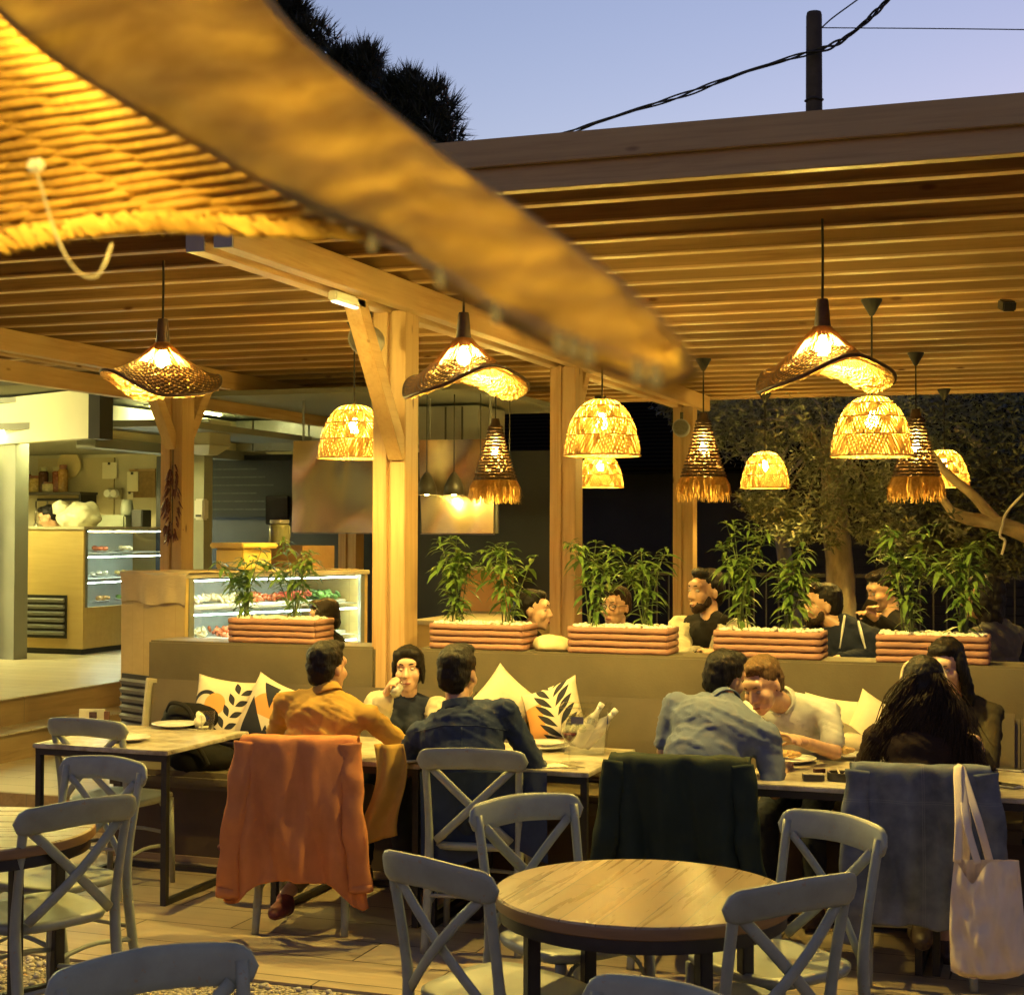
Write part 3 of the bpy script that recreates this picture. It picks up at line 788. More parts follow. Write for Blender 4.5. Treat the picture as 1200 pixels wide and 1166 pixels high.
def back(u, v):
    i = min(int(u*89), 88); f = u*89-i
    a = Ns[i].lerp(Ns[i+1], f); b = Fs[i].lerp(Fs[i+1], f); p = a.lerp(b, v)
    return p+(p-CAM).normalized()*.02+V((0, 0, .06*math.sin(PI*v)))
def back2(u, v):
    x = lerp(-300, 560, u); yn = interp(NR, x)[0]; yf = interp(FR, x)[0]-3; y = lerp(yn-60, yf, v)
    return ad(x, y, D_in(x, y)+.022)
fp('lining_backing', MB().grid(back2, 60, 16), m_straw('lining_backing', (.5, .3, .07), (.34, .19, .04), .25, .7, 60))
m = MB()
x = -200.0
while x < 505:                                                   # straw fringe on the far rim
    x += rd_.uniform(2.2, 5); yf, D = interp(FR, x); L = rd_.uniform(14, 25); sl = rd_.uniform(10, 30); w_ = rd_.uniform(3, 6.5)
    D += rd_.uniform(-.012, .004); q = [ad(x-sl, yf-L, D-.004), ad(x-sl+w_, yf-L-2, D-.004), ad(x-4+w_, yf-4, D-.008), ad(x-4, yf-2, D-.008), ad(x+6, yf+rd_.uniform(0, 5), D)]
    m.add(q, [(0, 1, 2, 3), (3, 2, 4)])
fp('straw_fringe', m, m_straw('fringe_straw', (.85, .58, .14), (.7, .44, .09), .4, .7, 40))
near_glow = m_emit('bulb_glow_near', (1, .70, .13), 26.0)
fill_glow = m_emit('shade_fill_glow', (1, .70, .12), 6.0)
for i_ in range(10, 88, 2):                                       # unseen bulbs added behind the shade to make it glow evenly
    th_ = (Ns[i_]-Ss[i_]).length; pm = Ns[i_].lerp(Ss[i_], (.12, .35, .6)[(i_//2) % 3]); pm = pm+(pm-CAM).normalized()*min(.17, th_*.62)
    fp('fill_bulb', MB().ell(pm, .0055*min(1, (th_/.2))**.7, None, 10, 6), fill_glow)
for q_ in ((255, 158, .895), (335, 203, .85), (415, 244, .81)): fp('fill_bulb', MB().ell(ad(*q_), .008, None, 10, 6), m_emit('lining_fill_glow', (1, .70, .13), 70.0))  # more unseen bulbs, added to brighten the lining and fringe
for bx_, by_, bd_ in ((-130, 70, 1.02),):
    pc = ad(bx_, by_, bd_); fp('bulb', MB().ell(pc, .026, None, 16, 10), near_glow)
    fp('socket', MB().tube([pc+V((0, 0, .02)), pc+V((-.01, .02, .035))], .009, 8), wood_dark)
cb = thing('light_cable', 'thin white cable looping down from the wicker lampshade lining', 'cable', ad(100, 300, .97))
o = MB().tube(spline([ad(40, 192, 1.0), ad(50, 225, 1.0), ad(63, 268, 1.0), ad(80, 305, .99), ad(97, 323, .99), ad(113, 324, .99), ad(123, 309, .99), ad(131, 286, 1.0)], 40), .0009, 8).build('cable', m_plain('cable_white', (.45, .42, .34), .4, .03), cb, True)
o.matrix_parent_inverse = Matrix.Translation(-cb.location)
o = MB().box(ad(42, 194, .995), (.012, .006, .008), None, .002).build('plug', white_plastic, cb); o.matrix_parent_inverse = Matrix.Translation(-cb.location)
sg = thing('string_lights', 'tiny clear bulbs strung along the near rim of the wicker lampshade', 'string lights', ad(600, 380, .5))
led = m_emit('mini_bulb_glow', (1, .62, .14), .034)
wire = []
for (x, y, D) in ((436, 286, .585), (516, 326, .535), (581, 368, .50), (655, 402, .475), (672, 408, .47), (690, 415, .465), (748, 436, .445), (768, 441, .44)):
    c = ad(x, y, D); wire.append(c+V((0, 0, .003)))
    o = MB().lathe([(.0, -.0034), (.0016, -.0024), (.0019, 0), (.0011, .0024), (.0009, .004)], 10, c).build('mini_bulb', led, sg, True); o.matrix_parent_inverse = Matrix.Translation(-sg.location)
o = MB().tube(wire, .0005, 5).build('wire', m_plain('thin_wire', (.4, .3, .15), .4), sg); o.matrix_parent_inverse = Matrix.Translation(-sg.location)
# ------------------------------------------------------------------ dark building, trees, pole, wires behind
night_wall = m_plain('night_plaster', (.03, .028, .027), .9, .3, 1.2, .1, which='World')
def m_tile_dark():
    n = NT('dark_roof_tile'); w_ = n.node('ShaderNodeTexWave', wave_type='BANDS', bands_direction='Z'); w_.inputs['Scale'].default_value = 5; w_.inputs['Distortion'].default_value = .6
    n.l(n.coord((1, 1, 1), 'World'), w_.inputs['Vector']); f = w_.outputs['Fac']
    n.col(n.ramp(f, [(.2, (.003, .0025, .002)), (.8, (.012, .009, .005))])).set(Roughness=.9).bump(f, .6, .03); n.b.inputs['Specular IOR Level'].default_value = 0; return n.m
bl = thing('back_building', 'dark unlit building with a tiled roof behind the terrace', 'building', (-1, 21, 0))
def bb(name, mb, m): o = mb.build(name, m, bl); o.matrix_parent_inverse = Matrix.Translation((1, -21, 0)); return o
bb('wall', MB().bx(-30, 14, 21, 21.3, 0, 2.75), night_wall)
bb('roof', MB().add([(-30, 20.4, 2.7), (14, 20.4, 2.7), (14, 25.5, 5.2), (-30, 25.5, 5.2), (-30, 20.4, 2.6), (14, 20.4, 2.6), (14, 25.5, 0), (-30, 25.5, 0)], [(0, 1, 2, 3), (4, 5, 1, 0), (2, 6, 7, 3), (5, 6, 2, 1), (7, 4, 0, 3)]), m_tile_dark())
sh = MB()
for k in range(16): sh.bx(-3.6, -.2, 20.96, 20.99, .4+k*.12, .4+k*.12+.105)
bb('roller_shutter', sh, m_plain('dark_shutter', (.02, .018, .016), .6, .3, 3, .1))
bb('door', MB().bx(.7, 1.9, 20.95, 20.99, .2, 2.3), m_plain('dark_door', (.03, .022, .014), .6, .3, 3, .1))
# railing
rl = thing('railing', 'thin grey metal railing beyond the rear tables', 'railing', (0, 17.4, .2))
iron = m_plain('railing_iron', (.10, .095, .085), .5, .2, 9, .05)
o = MB().bx(-4.6, 6, -.02, .02, 1.12, 1.16).build('top_rail', iron, rl)
MB().bx(-4.6, 6, -.015, .015, .08, .11).build('bottom_rail', iron, rl)
bars = MB().box((0, 0, .615), (.016, .016, 1.01)).mesh('baluster', iron)
for k in range(76):
    o = link('baluster', bars, rl); o.location = (-4.55+k*.14, 0, 0)
# ---- trees
def leaf_cloud(mb, centres, n, size, rd, elong=3.2, droop=.2, fill=1.0):
    for _ in range(n):
        c, r = rd.choice(centres)
        d = V((rd.gauss(0, 1), rd.gauss(0, 1), rd.gauss(0, 1))).normalized()
        p = V(c)+d*(r*(rd.random()**(.45*fill)))
        ax = V((rd.gauss(0, 1), rd.gauss(0, 1), rd.gauss(0, .7)-droop)).normalized(); L = size*rd.uniform(.7, 1.35); wd = L/elong
        sd_ = ax.cross(V((rd.gauss(0, 1), rd.gauss(0, 1), rd.gauss(0, 1)))).normalized()*wd*.5
        mb.add([p, p+ax*L*.45+sd_, p+ax*L, p+ax*L*.45-sd_], [(0, 1, 2, 3)])
bark = m_plain('olive_bark', (.30, .25, .17), .85, .4, 9, .8, 0, 40, (1, 1, .35), which='World')
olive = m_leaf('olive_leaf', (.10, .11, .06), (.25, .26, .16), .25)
tr = thing('olive_tree', 'olive tree with a pale trunk and lamplit grey green crown', 'tree', (-1.79, 16.3, .2), 0)
def loc3(o, t): o.matrix_parent_inverse = Matrix.Translation(-t.location); return o
tb = ay(987, 722, 16.3); TX = tb.x
pts = spline([(TX+.02, 16.3, .2), (TX, 16.3, .8), (TX-.03, 16.32, 1.5), (TX-.08, 16.35, 1.95), (TX-.1, 16.35, 2.3), (TX-.12, 16.4, 2.9)], 30)
tk = MB().tube(pts, [.16-.045*k/29+.012*noise.noise(V((k*.4, 0, 1))) for k in range(30)], 14)
tk.v = [tuple(V(p)+.012*V((noise.noise(V(p)*9), noise.noise(V(p)*9+V((5, 0, 0))), 0))) for p in tk.v]
loc3(tk.build('trunk', bark, tr, True), tr)
rd = random.Random(21); cl = []
for (x, y, Y, r) in ((900, 480, 15.0, .55), (950, 500, 14.6, .5), (990, 560, 14.4, .45), (940, 565, 14.6, .42), (1010, 500, 16.3, .5), (870, 505, 15.2, .35), (905, 600, 14.5, .22), (965, 605, 14.3, .28), (1025, 600, 14.4, .3), (1040, 560, 14.6, .35), (880, 470, 15.3, .4), (850, 490, 15.3, .3), (1060, 480, 15.2, .45), (935, 620, 14.4, .18), (1050, 620, 14.6, .22), (890, 585, 14.6, .2), (990, 480, 15, .5), (940, 450, 15.3, .5)):
    cl.append((ay(x, y, Y+1.4), r*1.06))
for k in range(46):
    c, r = cl[k % 18]; d = V((rd.gauss(0, 1), rd.gauss(0, .6), rd.gauss(0, .8))).normalized(); cl.append((c+d*r*rd.uniform(.7, 1.25), rd.uniform(.07, .17)))
lm = MB(); leaf_cloud(lm, cl[:18], 8500, .078, rd, 3.6, .15, .8); leaf_cloud(lm, cl[18:], 4500, .075, rd, 3.6, .3)
loc3(lm.build('crown', olive, tr), tr)
br_ = MB()
for c, r in cl[:18]: br_.tube(spline([pts[24], pts[27].lerp(c, .4)+V((0, 0, .12)), pts[27].lerp(c, .8)], 8), [.03-.0035*k for k in range(8)], 6)
loc3(br_.build('limbs', bark, tr, True), tr)
# darker shrubby tree further right and behind
def dark_tree(label, spots, n, size, seed, mat_, base, name='dark_tree', group='dark trees behind the terrace'):
    rd = random.Random(seed); t = thing(name, label, 'tree', base, 0, group)
    lm = MB(); leaf_cloud(lm, spots, n, size, rd, 3.6, .1, .8); loc3(lm.build('crown', mat_, t), t)
    c0 = spots[0][0]; tb_ = MB().tube(spline([base, V(base).lerp(c0, .5)+V((.1, 0, 0)), c0], 10), [.12-.008*k for k in range(10)], 8)
    for c, r in spots[1:]: tb_.tube(spline([V(base).lerp(c0, .6), c], 6), [.03-.004*k for k in range(6)], 6)
    loc3(tb_.build('trunk', bark, t, True), t); return t
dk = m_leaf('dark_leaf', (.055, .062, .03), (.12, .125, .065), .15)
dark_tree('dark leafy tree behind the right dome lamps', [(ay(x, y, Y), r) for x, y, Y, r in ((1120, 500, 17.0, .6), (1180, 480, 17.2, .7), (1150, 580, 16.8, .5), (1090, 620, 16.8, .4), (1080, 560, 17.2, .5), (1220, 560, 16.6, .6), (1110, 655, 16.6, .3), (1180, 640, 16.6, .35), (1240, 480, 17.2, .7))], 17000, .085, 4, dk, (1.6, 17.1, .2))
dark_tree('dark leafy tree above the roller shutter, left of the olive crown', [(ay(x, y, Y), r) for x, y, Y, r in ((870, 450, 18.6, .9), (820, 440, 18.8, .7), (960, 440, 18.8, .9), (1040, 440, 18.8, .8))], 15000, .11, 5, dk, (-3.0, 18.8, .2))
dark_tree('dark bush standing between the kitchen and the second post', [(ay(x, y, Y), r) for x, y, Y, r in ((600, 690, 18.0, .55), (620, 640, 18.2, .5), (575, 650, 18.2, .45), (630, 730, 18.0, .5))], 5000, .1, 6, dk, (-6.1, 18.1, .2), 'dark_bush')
# bare forked branch at the right
fb = thing('bare_branch', 'bare pale forked branch reaching in from the right edge, tied with string', 'branch', ay(1140, 610, 13.2))
fpts = [ay(1300, 660, 13.0), ay(1240, 640, 13.1), ay(1200, 625, 13.2), ay(1165, 612, 13.2), ay(1135, 608, 13.2), ay(1115, 600, 13.2)]
o = MB().tube(spline(fpts, 16), [.085-.0026*k for k in range(16)], 10)
o.tube(spline([ay(1168, 612, 13.2), ay(1155, 597, 13.2), ay(1140, 580, 13.25), ay(1110, 555, 13.3), ay(1090, 530, 13.3)], 12), [.05-.0018*k for k in range(12)], 8)
o.tube(spline([ay(1117, 602, 13.2), ay(1105, 585, 13.2), ay(1092, 568, 13.2), ay(1080, 556, 13.2)], 10), [.036-.0016*k for k in range(10)], 8)
o.tube([ay(1300, 660, 13.0), ay(1330, 800, 13.0), (2.6, 13.2, .2)], [.11, .13, .16], 10)
o = o.build('branch_wood', m_plain('pale_bark', (.34, .26, .15), .8, .35, 8, .5, which='World'), fb, True); loc3(o, fb)
s_ = MB().tube(spline([ay(1200, 578, 13.1), ay(1180, 600, 13.1), ay(1175, 615, 13.1), ay(1172, 628, 13.1), ay(1178, 634, 13.1), ay(1174, 650, 13.1)], 20), .012, 5)
loc3(s_.build('string', m_plain('white_string', (.6, .56, .46), .7), fb, True), fb)
for q, (a_, b_) in enumerate(((ay(1112, 608, 13.1), .12), (ay(1124, 624, 13.1), .08))):
    lf = MB(); leaf_cloud(lf, [(a_, b_)], 45, .07, rd, 3.0); loc3(lf.build('leaf_sprig', olive, fb), fb)
# conifer against the sky
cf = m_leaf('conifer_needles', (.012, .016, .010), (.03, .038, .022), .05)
def conifer(label, spots, base, seed):
    rd = random.Random(seed); t = thing('conifer_tree', label, 'tree', base, 0, 'conifers rising beyond the roof'); m = MB()
    for (c, r) in spots:
        for _ in range(int(210*max(.35, r*r))):
            d = V((rd.gauss(0, 1), rd.gauss(0, 1), rd.gauss(.15, .9))).normalized(); p = c+d*r*(.25+.85*rd.random()**.7)*(1+.3*noise.noise(d*2.5+c))
            for q in range(9):
                a = (d*.8+V((rd.gauss(0, .6), rd.gauss(0, .6), rd.gauss(.35, .6)))).normalized(); L = rd.uniform(.25, .62); sd_ = a.orthogonal().normalized()*.022
                m.add([p-sd_, p+sd_, p+a*L], [(0, 1, 2)])
    loc3(m.build('crown', cf, t), t)
    loc3(MB().tube(spline([base, V(base).lerp(spots[0][0], .5), spots[0][0]], 8), [.35-.03*k for k in range(8)], 10).build('trunk', bark, t, True), t)
Yc = 34
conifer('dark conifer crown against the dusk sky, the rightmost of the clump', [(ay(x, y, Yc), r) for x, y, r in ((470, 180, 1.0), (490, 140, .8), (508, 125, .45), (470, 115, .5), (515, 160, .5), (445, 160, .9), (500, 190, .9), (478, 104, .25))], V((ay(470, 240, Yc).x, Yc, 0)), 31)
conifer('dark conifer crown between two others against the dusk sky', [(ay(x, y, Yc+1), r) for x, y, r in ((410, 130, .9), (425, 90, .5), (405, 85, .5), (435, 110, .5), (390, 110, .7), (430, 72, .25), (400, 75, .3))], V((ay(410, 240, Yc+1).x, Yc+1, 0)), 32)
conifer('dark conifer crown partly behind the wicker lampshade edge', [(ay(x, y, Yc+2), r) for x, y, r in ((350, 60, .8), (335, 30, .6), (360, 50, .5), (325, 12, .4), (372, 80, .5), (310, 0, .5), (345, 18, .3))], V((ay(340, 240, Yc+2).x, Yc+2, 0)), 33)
# utility pole and cables
pole = thing('utility_pole', 'dark wooden utility pole rising behind the pergola roof', 'utility pole', (ay(954, 140, 22).x, 22, 0))
tz = ay(953, 15, 22).z
MB().tube([(0, 0, 0), (0, 0, tz-.05), (0, 0, tz)], [.15, .112, .10], 14).build('shaft', m_plain('pole_wood', (.045, .036, .03), .85, .3, 6, .3), pole, True)
MB().tube([(.12*math.cos(k), .12*math.sin(k), ay(953, 118, 22).z+.01*math.sin(k*3)) for k in [i*.4 for i in range(17)]], .02, 6).build('wire_band', cord_black, pole, True)
def cable(pts, r, label, twist=0):
    t = thing('overhead_cable', label, 'cable', pts[0], 0, 'overhead cables at the pole'); ps = spline(pts, 60)
    if not twist: loc3(MB().tube(ps, r, 6).build('wire', cord_black, t, True), t)
    else:
        for k in range(3):
            q = [p+V((0, math.cos(i*.30+k*2.1), math.sin(i*.30+k*2.1)))*r*1.0*(.7+1.2*math.sin(i*.13)**2) for i, p in enumerate(ps)]
            loc3(MB().tube(q, r*.8, 6).build('wire', cord_black, t, True), t)
Yp = 21.8
cable([ay(560, 190, Yp), ay(640, 165, Yp), ay(720, 137, Yp), ay(800, 112, Yp), ay(870, 86, Yp), ay(945, 63, Yp)], .017, 'thick twisted cable sagging from the pole down to the left', 1)
cable([ay(945, 63, Yp), ay(975, 54, Yp), ay(1000, 38, Yp), ay(1025, 16, Yp), ay(1050, -10, Yp), ay(1110, -80, Yp)], .02, 'thick twisted cable rising from the pole to the upper right', 1)
cable([ay(962, 33, Yp), ay(1100, 34, Yp), ay(1260, 36, Yp)], .008, 'thin straight wire running level from the pole to the right')
cable([ay(962, 34, Yp), ay(975, 22, Yp), ay(1005, 0, Yp), ay(1060, -40, Yp)], .011, 'thin wire climbing steeply from the pole top')
# ------------------------------------------------------------------ bakery kiosk, kitchen and display cases
shop_wall_m = m_plain('shop_wall', (.50, .45, .30), .7, .12, 1.6, .05, which='World')
cream_panel = m_plain('cream_panel', (.62, .60, .42), .55, .06, 1.2, .03, which='World')
frame_grey = m_plain('frame_grey_green', (.20, .205, .17), .55, .12, 2, .04, which='World')
birch = m_planks('birch_panel', (.62, .45, .17), (.52, .36, .12), .9, .14, .45, 0, (.48, .33, .11), .05, .002)
kit_dark = m_plain('kitchen_dark', (.022, .022, .026), .6, .3, 1.5, .05, which='World')
steel = m_plain('brushed_steel', (.46, .43, .36), .3, .12, 2, .05, 1.0, 60, (1, 1, 12), which='World')
tube_glow = m_emit('tube_white_glow', (1.0, .95, .34), 16.0)
kiosk = thing('bakery_kiosk', 'bakery kiosk at the left with lit back wall, cream fascia and grey green frame', 'kiosk', (-9, 13, .6))
def kp(name, mb, m, par=None, **k):
    par = par or kiosk; o = mb.build(name, m, par, **k); o.matrix_parent_inverse = Matrix.Translation(-par.location); return o
kp('back_wall', MB().bx(-13, -6.3, 16.2, 16.35, .2, 3.6), shop_wall_m)
kp('side_wall', MB().bx(-13.1, -12.9, 9, 16.2, .6, 3.6), shop_wall_m)
kp('ceiling', MB().bx(-13, -7.4, 11.9, 16.2, 2.74, 2.80), frame_grey)
kp('tiled_panel', MB().bx(-12.0, -10.9, 16.17, 16.195, 1.0, 2.7), m_plain('panel_beige', (.48, .40, .22), .5, .1, 1.5, which='World'))
# pillar and door frame at far left
a = az(0, 780, .6); b = az(25, 773, .6)
kp('pillar', MB().box((b.x-.19, b.y+.05, 1.72), (.34, .16, 2.24), rz3(R(-12))), frame_grey)
kp('pillar', MB().box((b.x-.75, b.y-.10, 1.72), (.72, .1, 2.24), rz3(R(-12))), cream_panel)
# fascia box, near corner and lit side panel
q = ay(105, 455, 11.5); zt, zb_ = 3.05, 2.62
A_ = rz3(R(-23.5))
kp('fascia', MB().box(V((q.x, q.y, (zt+zb_)/2))+A_ @ V((-2.0, .06, 0)), (4.0, .12, zt-zb_), A_), cream_panel)
kp('fascia_end', MB().bx(q.x+.004, q.x+.12, q.y-.02, q.y+.18, zb_-.01, zt+.02), dark_grey)
s0 = ay(108, 488, 11.9)
kp('side_panel', MB().bx(-8.35, -8.29, 11.95, 15.2, 2.66, 2.97), cream_panel)
kp('under_frame', MB().bx(-8.42, -8.22, 11.9, 15.2, 2.56, 2.655), frame_grey)
kp('top_slab', MB().bx(-13, -7.0, 11.2, 16.2, 3.07, 3.14), m_plain('slab_grey', (.16, .155, .12), .8, .1, 1, which='World'))
# fluorescent tubes (one in view by the side panel, the others unseen)
def tube_lamp(p0, p1, label, r=.02, m=tube_glow):
    t = thing('fluorescent_tube', label, 'tube light', p0, 0, 'white tube lights in the bakery'); p0 = V(p0); p1 = V(p1)
    o = MB().tube([p0, p1], r, 8).build('tube', m, t); o.matrix_parent_inverse = Matrix.Translation(-p0)
    d = (p1-p0).normalized()*.04
    for e, s in ((p0, -1), (p1, 1)):
        o = MB().tube([e+d*.05*s, e+d*s], r*1.15, 8).build('end_cap', white_plastic, t); o.matrix_parent_inverse = Matrix.Translation(-p0)
t0 = ay(143, 472, 12.6); t1 = ay(181, 476, 13.6)
tube_lamp((-8.12, 12.6, 3.02), (-8.12, 13.9, 3.02), 'bright white tube above the cream side panel left of the post', .035, m_emit('tube_bright', (1.0, .97, .40), 20))
tube_lamp((-11.6, 12.35, 2.715), (-8.7, 12.35, 2.715), 'white tube under the kiosk ceiling nearest the counter')
tube_lamp((-11.6, 12.1, 2.715), (-8.7, 12.1, 2.715), 'white tube hidden behind the cream kiosk fascia')
tube_lamp((-12.3, 10.4, 3.0), (-10.6, 10.4, 3.0), 'white tube beyond the left picture edge lighting the steps', .03, m_emit('tube_steps', (1.0, .88, .32), 110))
# shelf with jars, utensils
sf = thing('wall_shelf', 'dark wall shelf in the bakery holding jars', 'shelf', ay(65, 577, 15.9))
SX0, SX1 = ay(20, 577, 16).x, ay(105, 577, 16).x; SZ = ay(60, 577, 16).z
kp('board', MB().bx(SX0-.6, SX1, 15.8, 16.19, SZ-.03, SZ), m_plain('shelf_dark', (.06, .05, .035), .6, .2, 4), sf)
kp('bracket', MB().bx(SX1-.05, SX1-.02, 15.85, 16.17, SZ-.25, SZ-.03), black_metal, sf)
jar_cols = [((.30, .10, .03), 'glass jar of red brown preserve'), ((.45, .32, .10), 'glass jar of pale grains'), ((.10, .04, .02), 'dark glass jar of sauce'), ((.5, .42, .22), 'cream coloured tub'), ((.22, .07, .03), 'dark red spice jar'), ((.40, .22, .06), 'amber jar')]
places = ['at the left end of the bakery shelf', 'next to the left end of the bakery shelf', 'beside the round tub on the bakery shelf', 'at the middle of the bakery shelf', 'right of the middle of the bakery shelf', 'at the right end of the bakery shelf']
for k, x in enumerate((32, 42, 52, 60, 68, 75)):
    c, nm = jar_cols[k]; p = ay(x, 577, 16); h = (.26, .2, .3, .12, .3, .33)[k]; r = (.07, .08, .06, .1, .06, .06)[k]
    t = thing('storage_jar', nm+' '+places[k], 'jar', (p.x, 15.98, SZ), 0, 'jars on the bakery shelf')
    MB().lathe([(r*.9, .001), (r, .02), (r, h*.8), (r*.75, h*.86)], 14).build('jar_body', m_plain('jar_fill', c, .25, .3, 30), t, True)
    MB().lathe([(r*.8, h*.862), (r*.8, h), (r*.7, h+.005)], 14).build('lid', m_plain('jar_lid', (.25, .1, .05) if k % 2 else (.4, .36, .2), .4), t)
# things on the back wall
def wallbox(name, label, cat, x0, y0, x1, y1, m, d=.02, Y=16.16, group=None, extra=None):
    a = ay(x0, y0, Y); b = ay(x1, y1, Y)
    t = thing(name, label, cat, ((a.x+b.x)/2, Y, (a.z+b.z)/2), 0, group)
    w_, h_ = abs(b.x-a.x), abs(a.z-b.z)
    MB().box((0, 0, 0), (w_, d, h_), None, .004).build('sheet' if d < .03 else 'body', m, t)
    if extra: extra(t, w_, h_)
    return t
paper = m_plain('paper', (.72, .66, .46), .8, .05, 3)
def pins(t, w, h): MB().box((0, -.016, h*.42), (.03, .008, .03)).build('clip', black_metal, t)
wallbox('paper_note', 'cream paper sheet pinned high on the bakery wall', 'note', 120, 542, 137, 561, paper, .01, 16.165, 'papers pinned on the bakery wall', pins)
wallbox('cork_board', 'brown board on the bakery wall behind the post', 'board', 152, 552, 182, 583, m_plain('cork', (.24, .15, .06), .9, .2, 20), .02, 16.17, None, lambda t, w, h: MB().box((0, 0, h/2+.012), (w, .03, .022)).build('board_edge', pine_x, t))
wallbox('paper_note', 'paper list pinned on the brown board', 'note', 149, 553, 162, 576, paper, .008, 16.14, 'papers pinned on the bakery wall', pins)
wallbox('paper_note', 'small square paper under the pinned list', 'note', 149, 577, 156, 585, paper, .008, 16.14, 'papers pinned on the bakery wall', pins)
def plugs(t, w, h):
    for s in (-1, 1): MB().lathe([(.05, 0), (.045, .05)], 12, (s*w*.25, -.07, 0), Matrix.Rotation(R(90), 3, 'X')).build('plug', white_plastic, t)
wallbox('power_outlet', 'double white power outlet with plugs on the bakery wall', 'outlet', 128, 572, 143, 585, m_plain('outlet_plate', (.3, .26, .16), .5), .05, 16.12, None, plugs)
def rod(t, w, h):
    for k in range(5): MB().tube([(-w/2+w*k/4, -.03, -.02), (-w/2+w*k/4, -.03, -.28-.06*(k % 3))], .012, 6).ell((-w/2+w*k/4, -.03, -.33-.06*(k % 3)), (.035, .015, .05), None, 8, 6).build('utensil', steel, t, True)
wallbox('utensil_rail', 'rail of hanging utensils under the bakery shelf', 'utensil rail', 44, 584, 98, 587, black_metal, .03, 16.1, None, rod)
pd = ay(83, 545, 16.15); t = thing('round_board', 'large pale round board hung on the bakery wall', 'board', (pd.x, 16.13, pd.z))
MB().lathe([(0, .0), (.165*1.0, 0), (.168, .012), (.165, .025), (0, .025)], 40, (0, 0, 0), Matrix.Rotation(R(90), 3, 'X'), True).build('disc', m_plain('pale_wood_disc', (.62, .48, .22), .5, .1, 3), t)
MB().box((0, -.0, .19), (.04, .02, .05)).build('hanger', m_plain('hanger_wood', (.5, .38, .18), .5), t)
# display cases ---------------------------------------------------------
led_white = m_emit('case_led', (.80, 1.0, .84), 9.0)
food_cols = [(.50, .14, .05), (.55, .40, .12), (.12, .22, .04), (.6, .5, .3), (.42, .24, .08), (.5, .08, .04), (.62, .55, .42), (.2, .3, .06)]
food_mats = [m_plain('food', c, .5, .3, 12, .2) for c in food_cols]
def case(name, label, org, rot, W, L, z0, z1, gz0, cat='display case', frame=None, seed=1, long_is_x=False):
    """local: end panel on -Y (width W along -X), glass on +X running L along +Y"""
    t = thing(name, label, cat, (org[0], org[1], 0), rot); rd = random.Random(seed); fr_ = frame or frame_grey
    MB().bx(-W, 0, 0, .03, z0+.06, z1, .003).build('end_panel', birch, t)
    MB().bx(-W, 0, L-.03, L, z0+.06, z1, .003).build('far_panel', birch, t)
    MB().bx(-.03, 0, .032, L-.032, z0+.06, gz0, .003).build('front_panel', birch, t)
    MB().bx(-W, -W+.03, .032, L-.032, z0+.06, z1-.04).build('rear_panel', m_plain('case_back', (.6, .62, .56), .3, .1, 3), t)
    MB().bx(-W-.01, .01, -.01, L+.01, z1, z1+.03, .003).build('top', m_plain('case_top', (.5, .44, .3), .5, .1, 4), t)
    MB().bx(-W+.05, -.05, .05, L-.05, z0+.001, z0+.058).build('plinth', black_metal, t)
    for y in (.05, L-.05): MB().bx(-.025, .004, y-.018, y+.018, gz0, z1-.001).build('glass_frame', fr_, t)
    MB().bx(-.012, -.006, .07, L-.07, gz0+.001, z1-.001).build('front_glass', glass, t)
    n = 3; dz = (z1-gz0)/n
    for k in range(n):
        z = gz0+.02+dz*k
        if k: MB().bx(-W+.04, -.05, .05, L-.05, z-.008, z).build('shelf', glass if False else m_plain('shelf_white', (.7, .72, .66), .3, .05), t)
        MB().bx(-.060, -.050, .06, L-.06, z+dz-.042, z+dz-.035).build('led_strip', led_white, t)
    return t, gz0, dz, n
MC = [-5.20, 8.5]
ct, gz0, dz, n_ = case('display_case', 'big birch display counter with lit food shelves behind the short low wall', MC, R(-23.5), .715, 1.53, .2, 1.515, .86, seed=2)
lc, gz1, dz1, n1 = case('display_case', 'birch pastry case in the bakery with a lit glass side', (-8.97, 12.81), 0, .9, 2.2, .6, 1.82, 1.06, seed=3)
def grille(t, x0, x1, z0, z1, y=-.012):
    m = MB().bx(x0, x1, y-.004, y+.011, z1, z1+.025).bx(x0, x1, y-.004, y+.011, z0-.025, z0); m = MB()
    MB().bx(x0-.02, x1+.02, y-.002, y+.008, z0-.02, z1+.02).build('grille_recess', black_metal, t)
    n = 6; g = MB()
    for k in range(n):
        z = z0+(z1-z0)*(k+.5)/n; g.box(((x0+x1)/2, y-.016, z), (x1-x0, .03, (z1-z0)/n*.5), Euler((.5, 0, 0)).to_matrix())
    g.build('grille_slats', grey_metal, t)
grille(lc, -.80, -.20, .78, 1.16)
grille(ct, -.66, -.3, .52, .86)
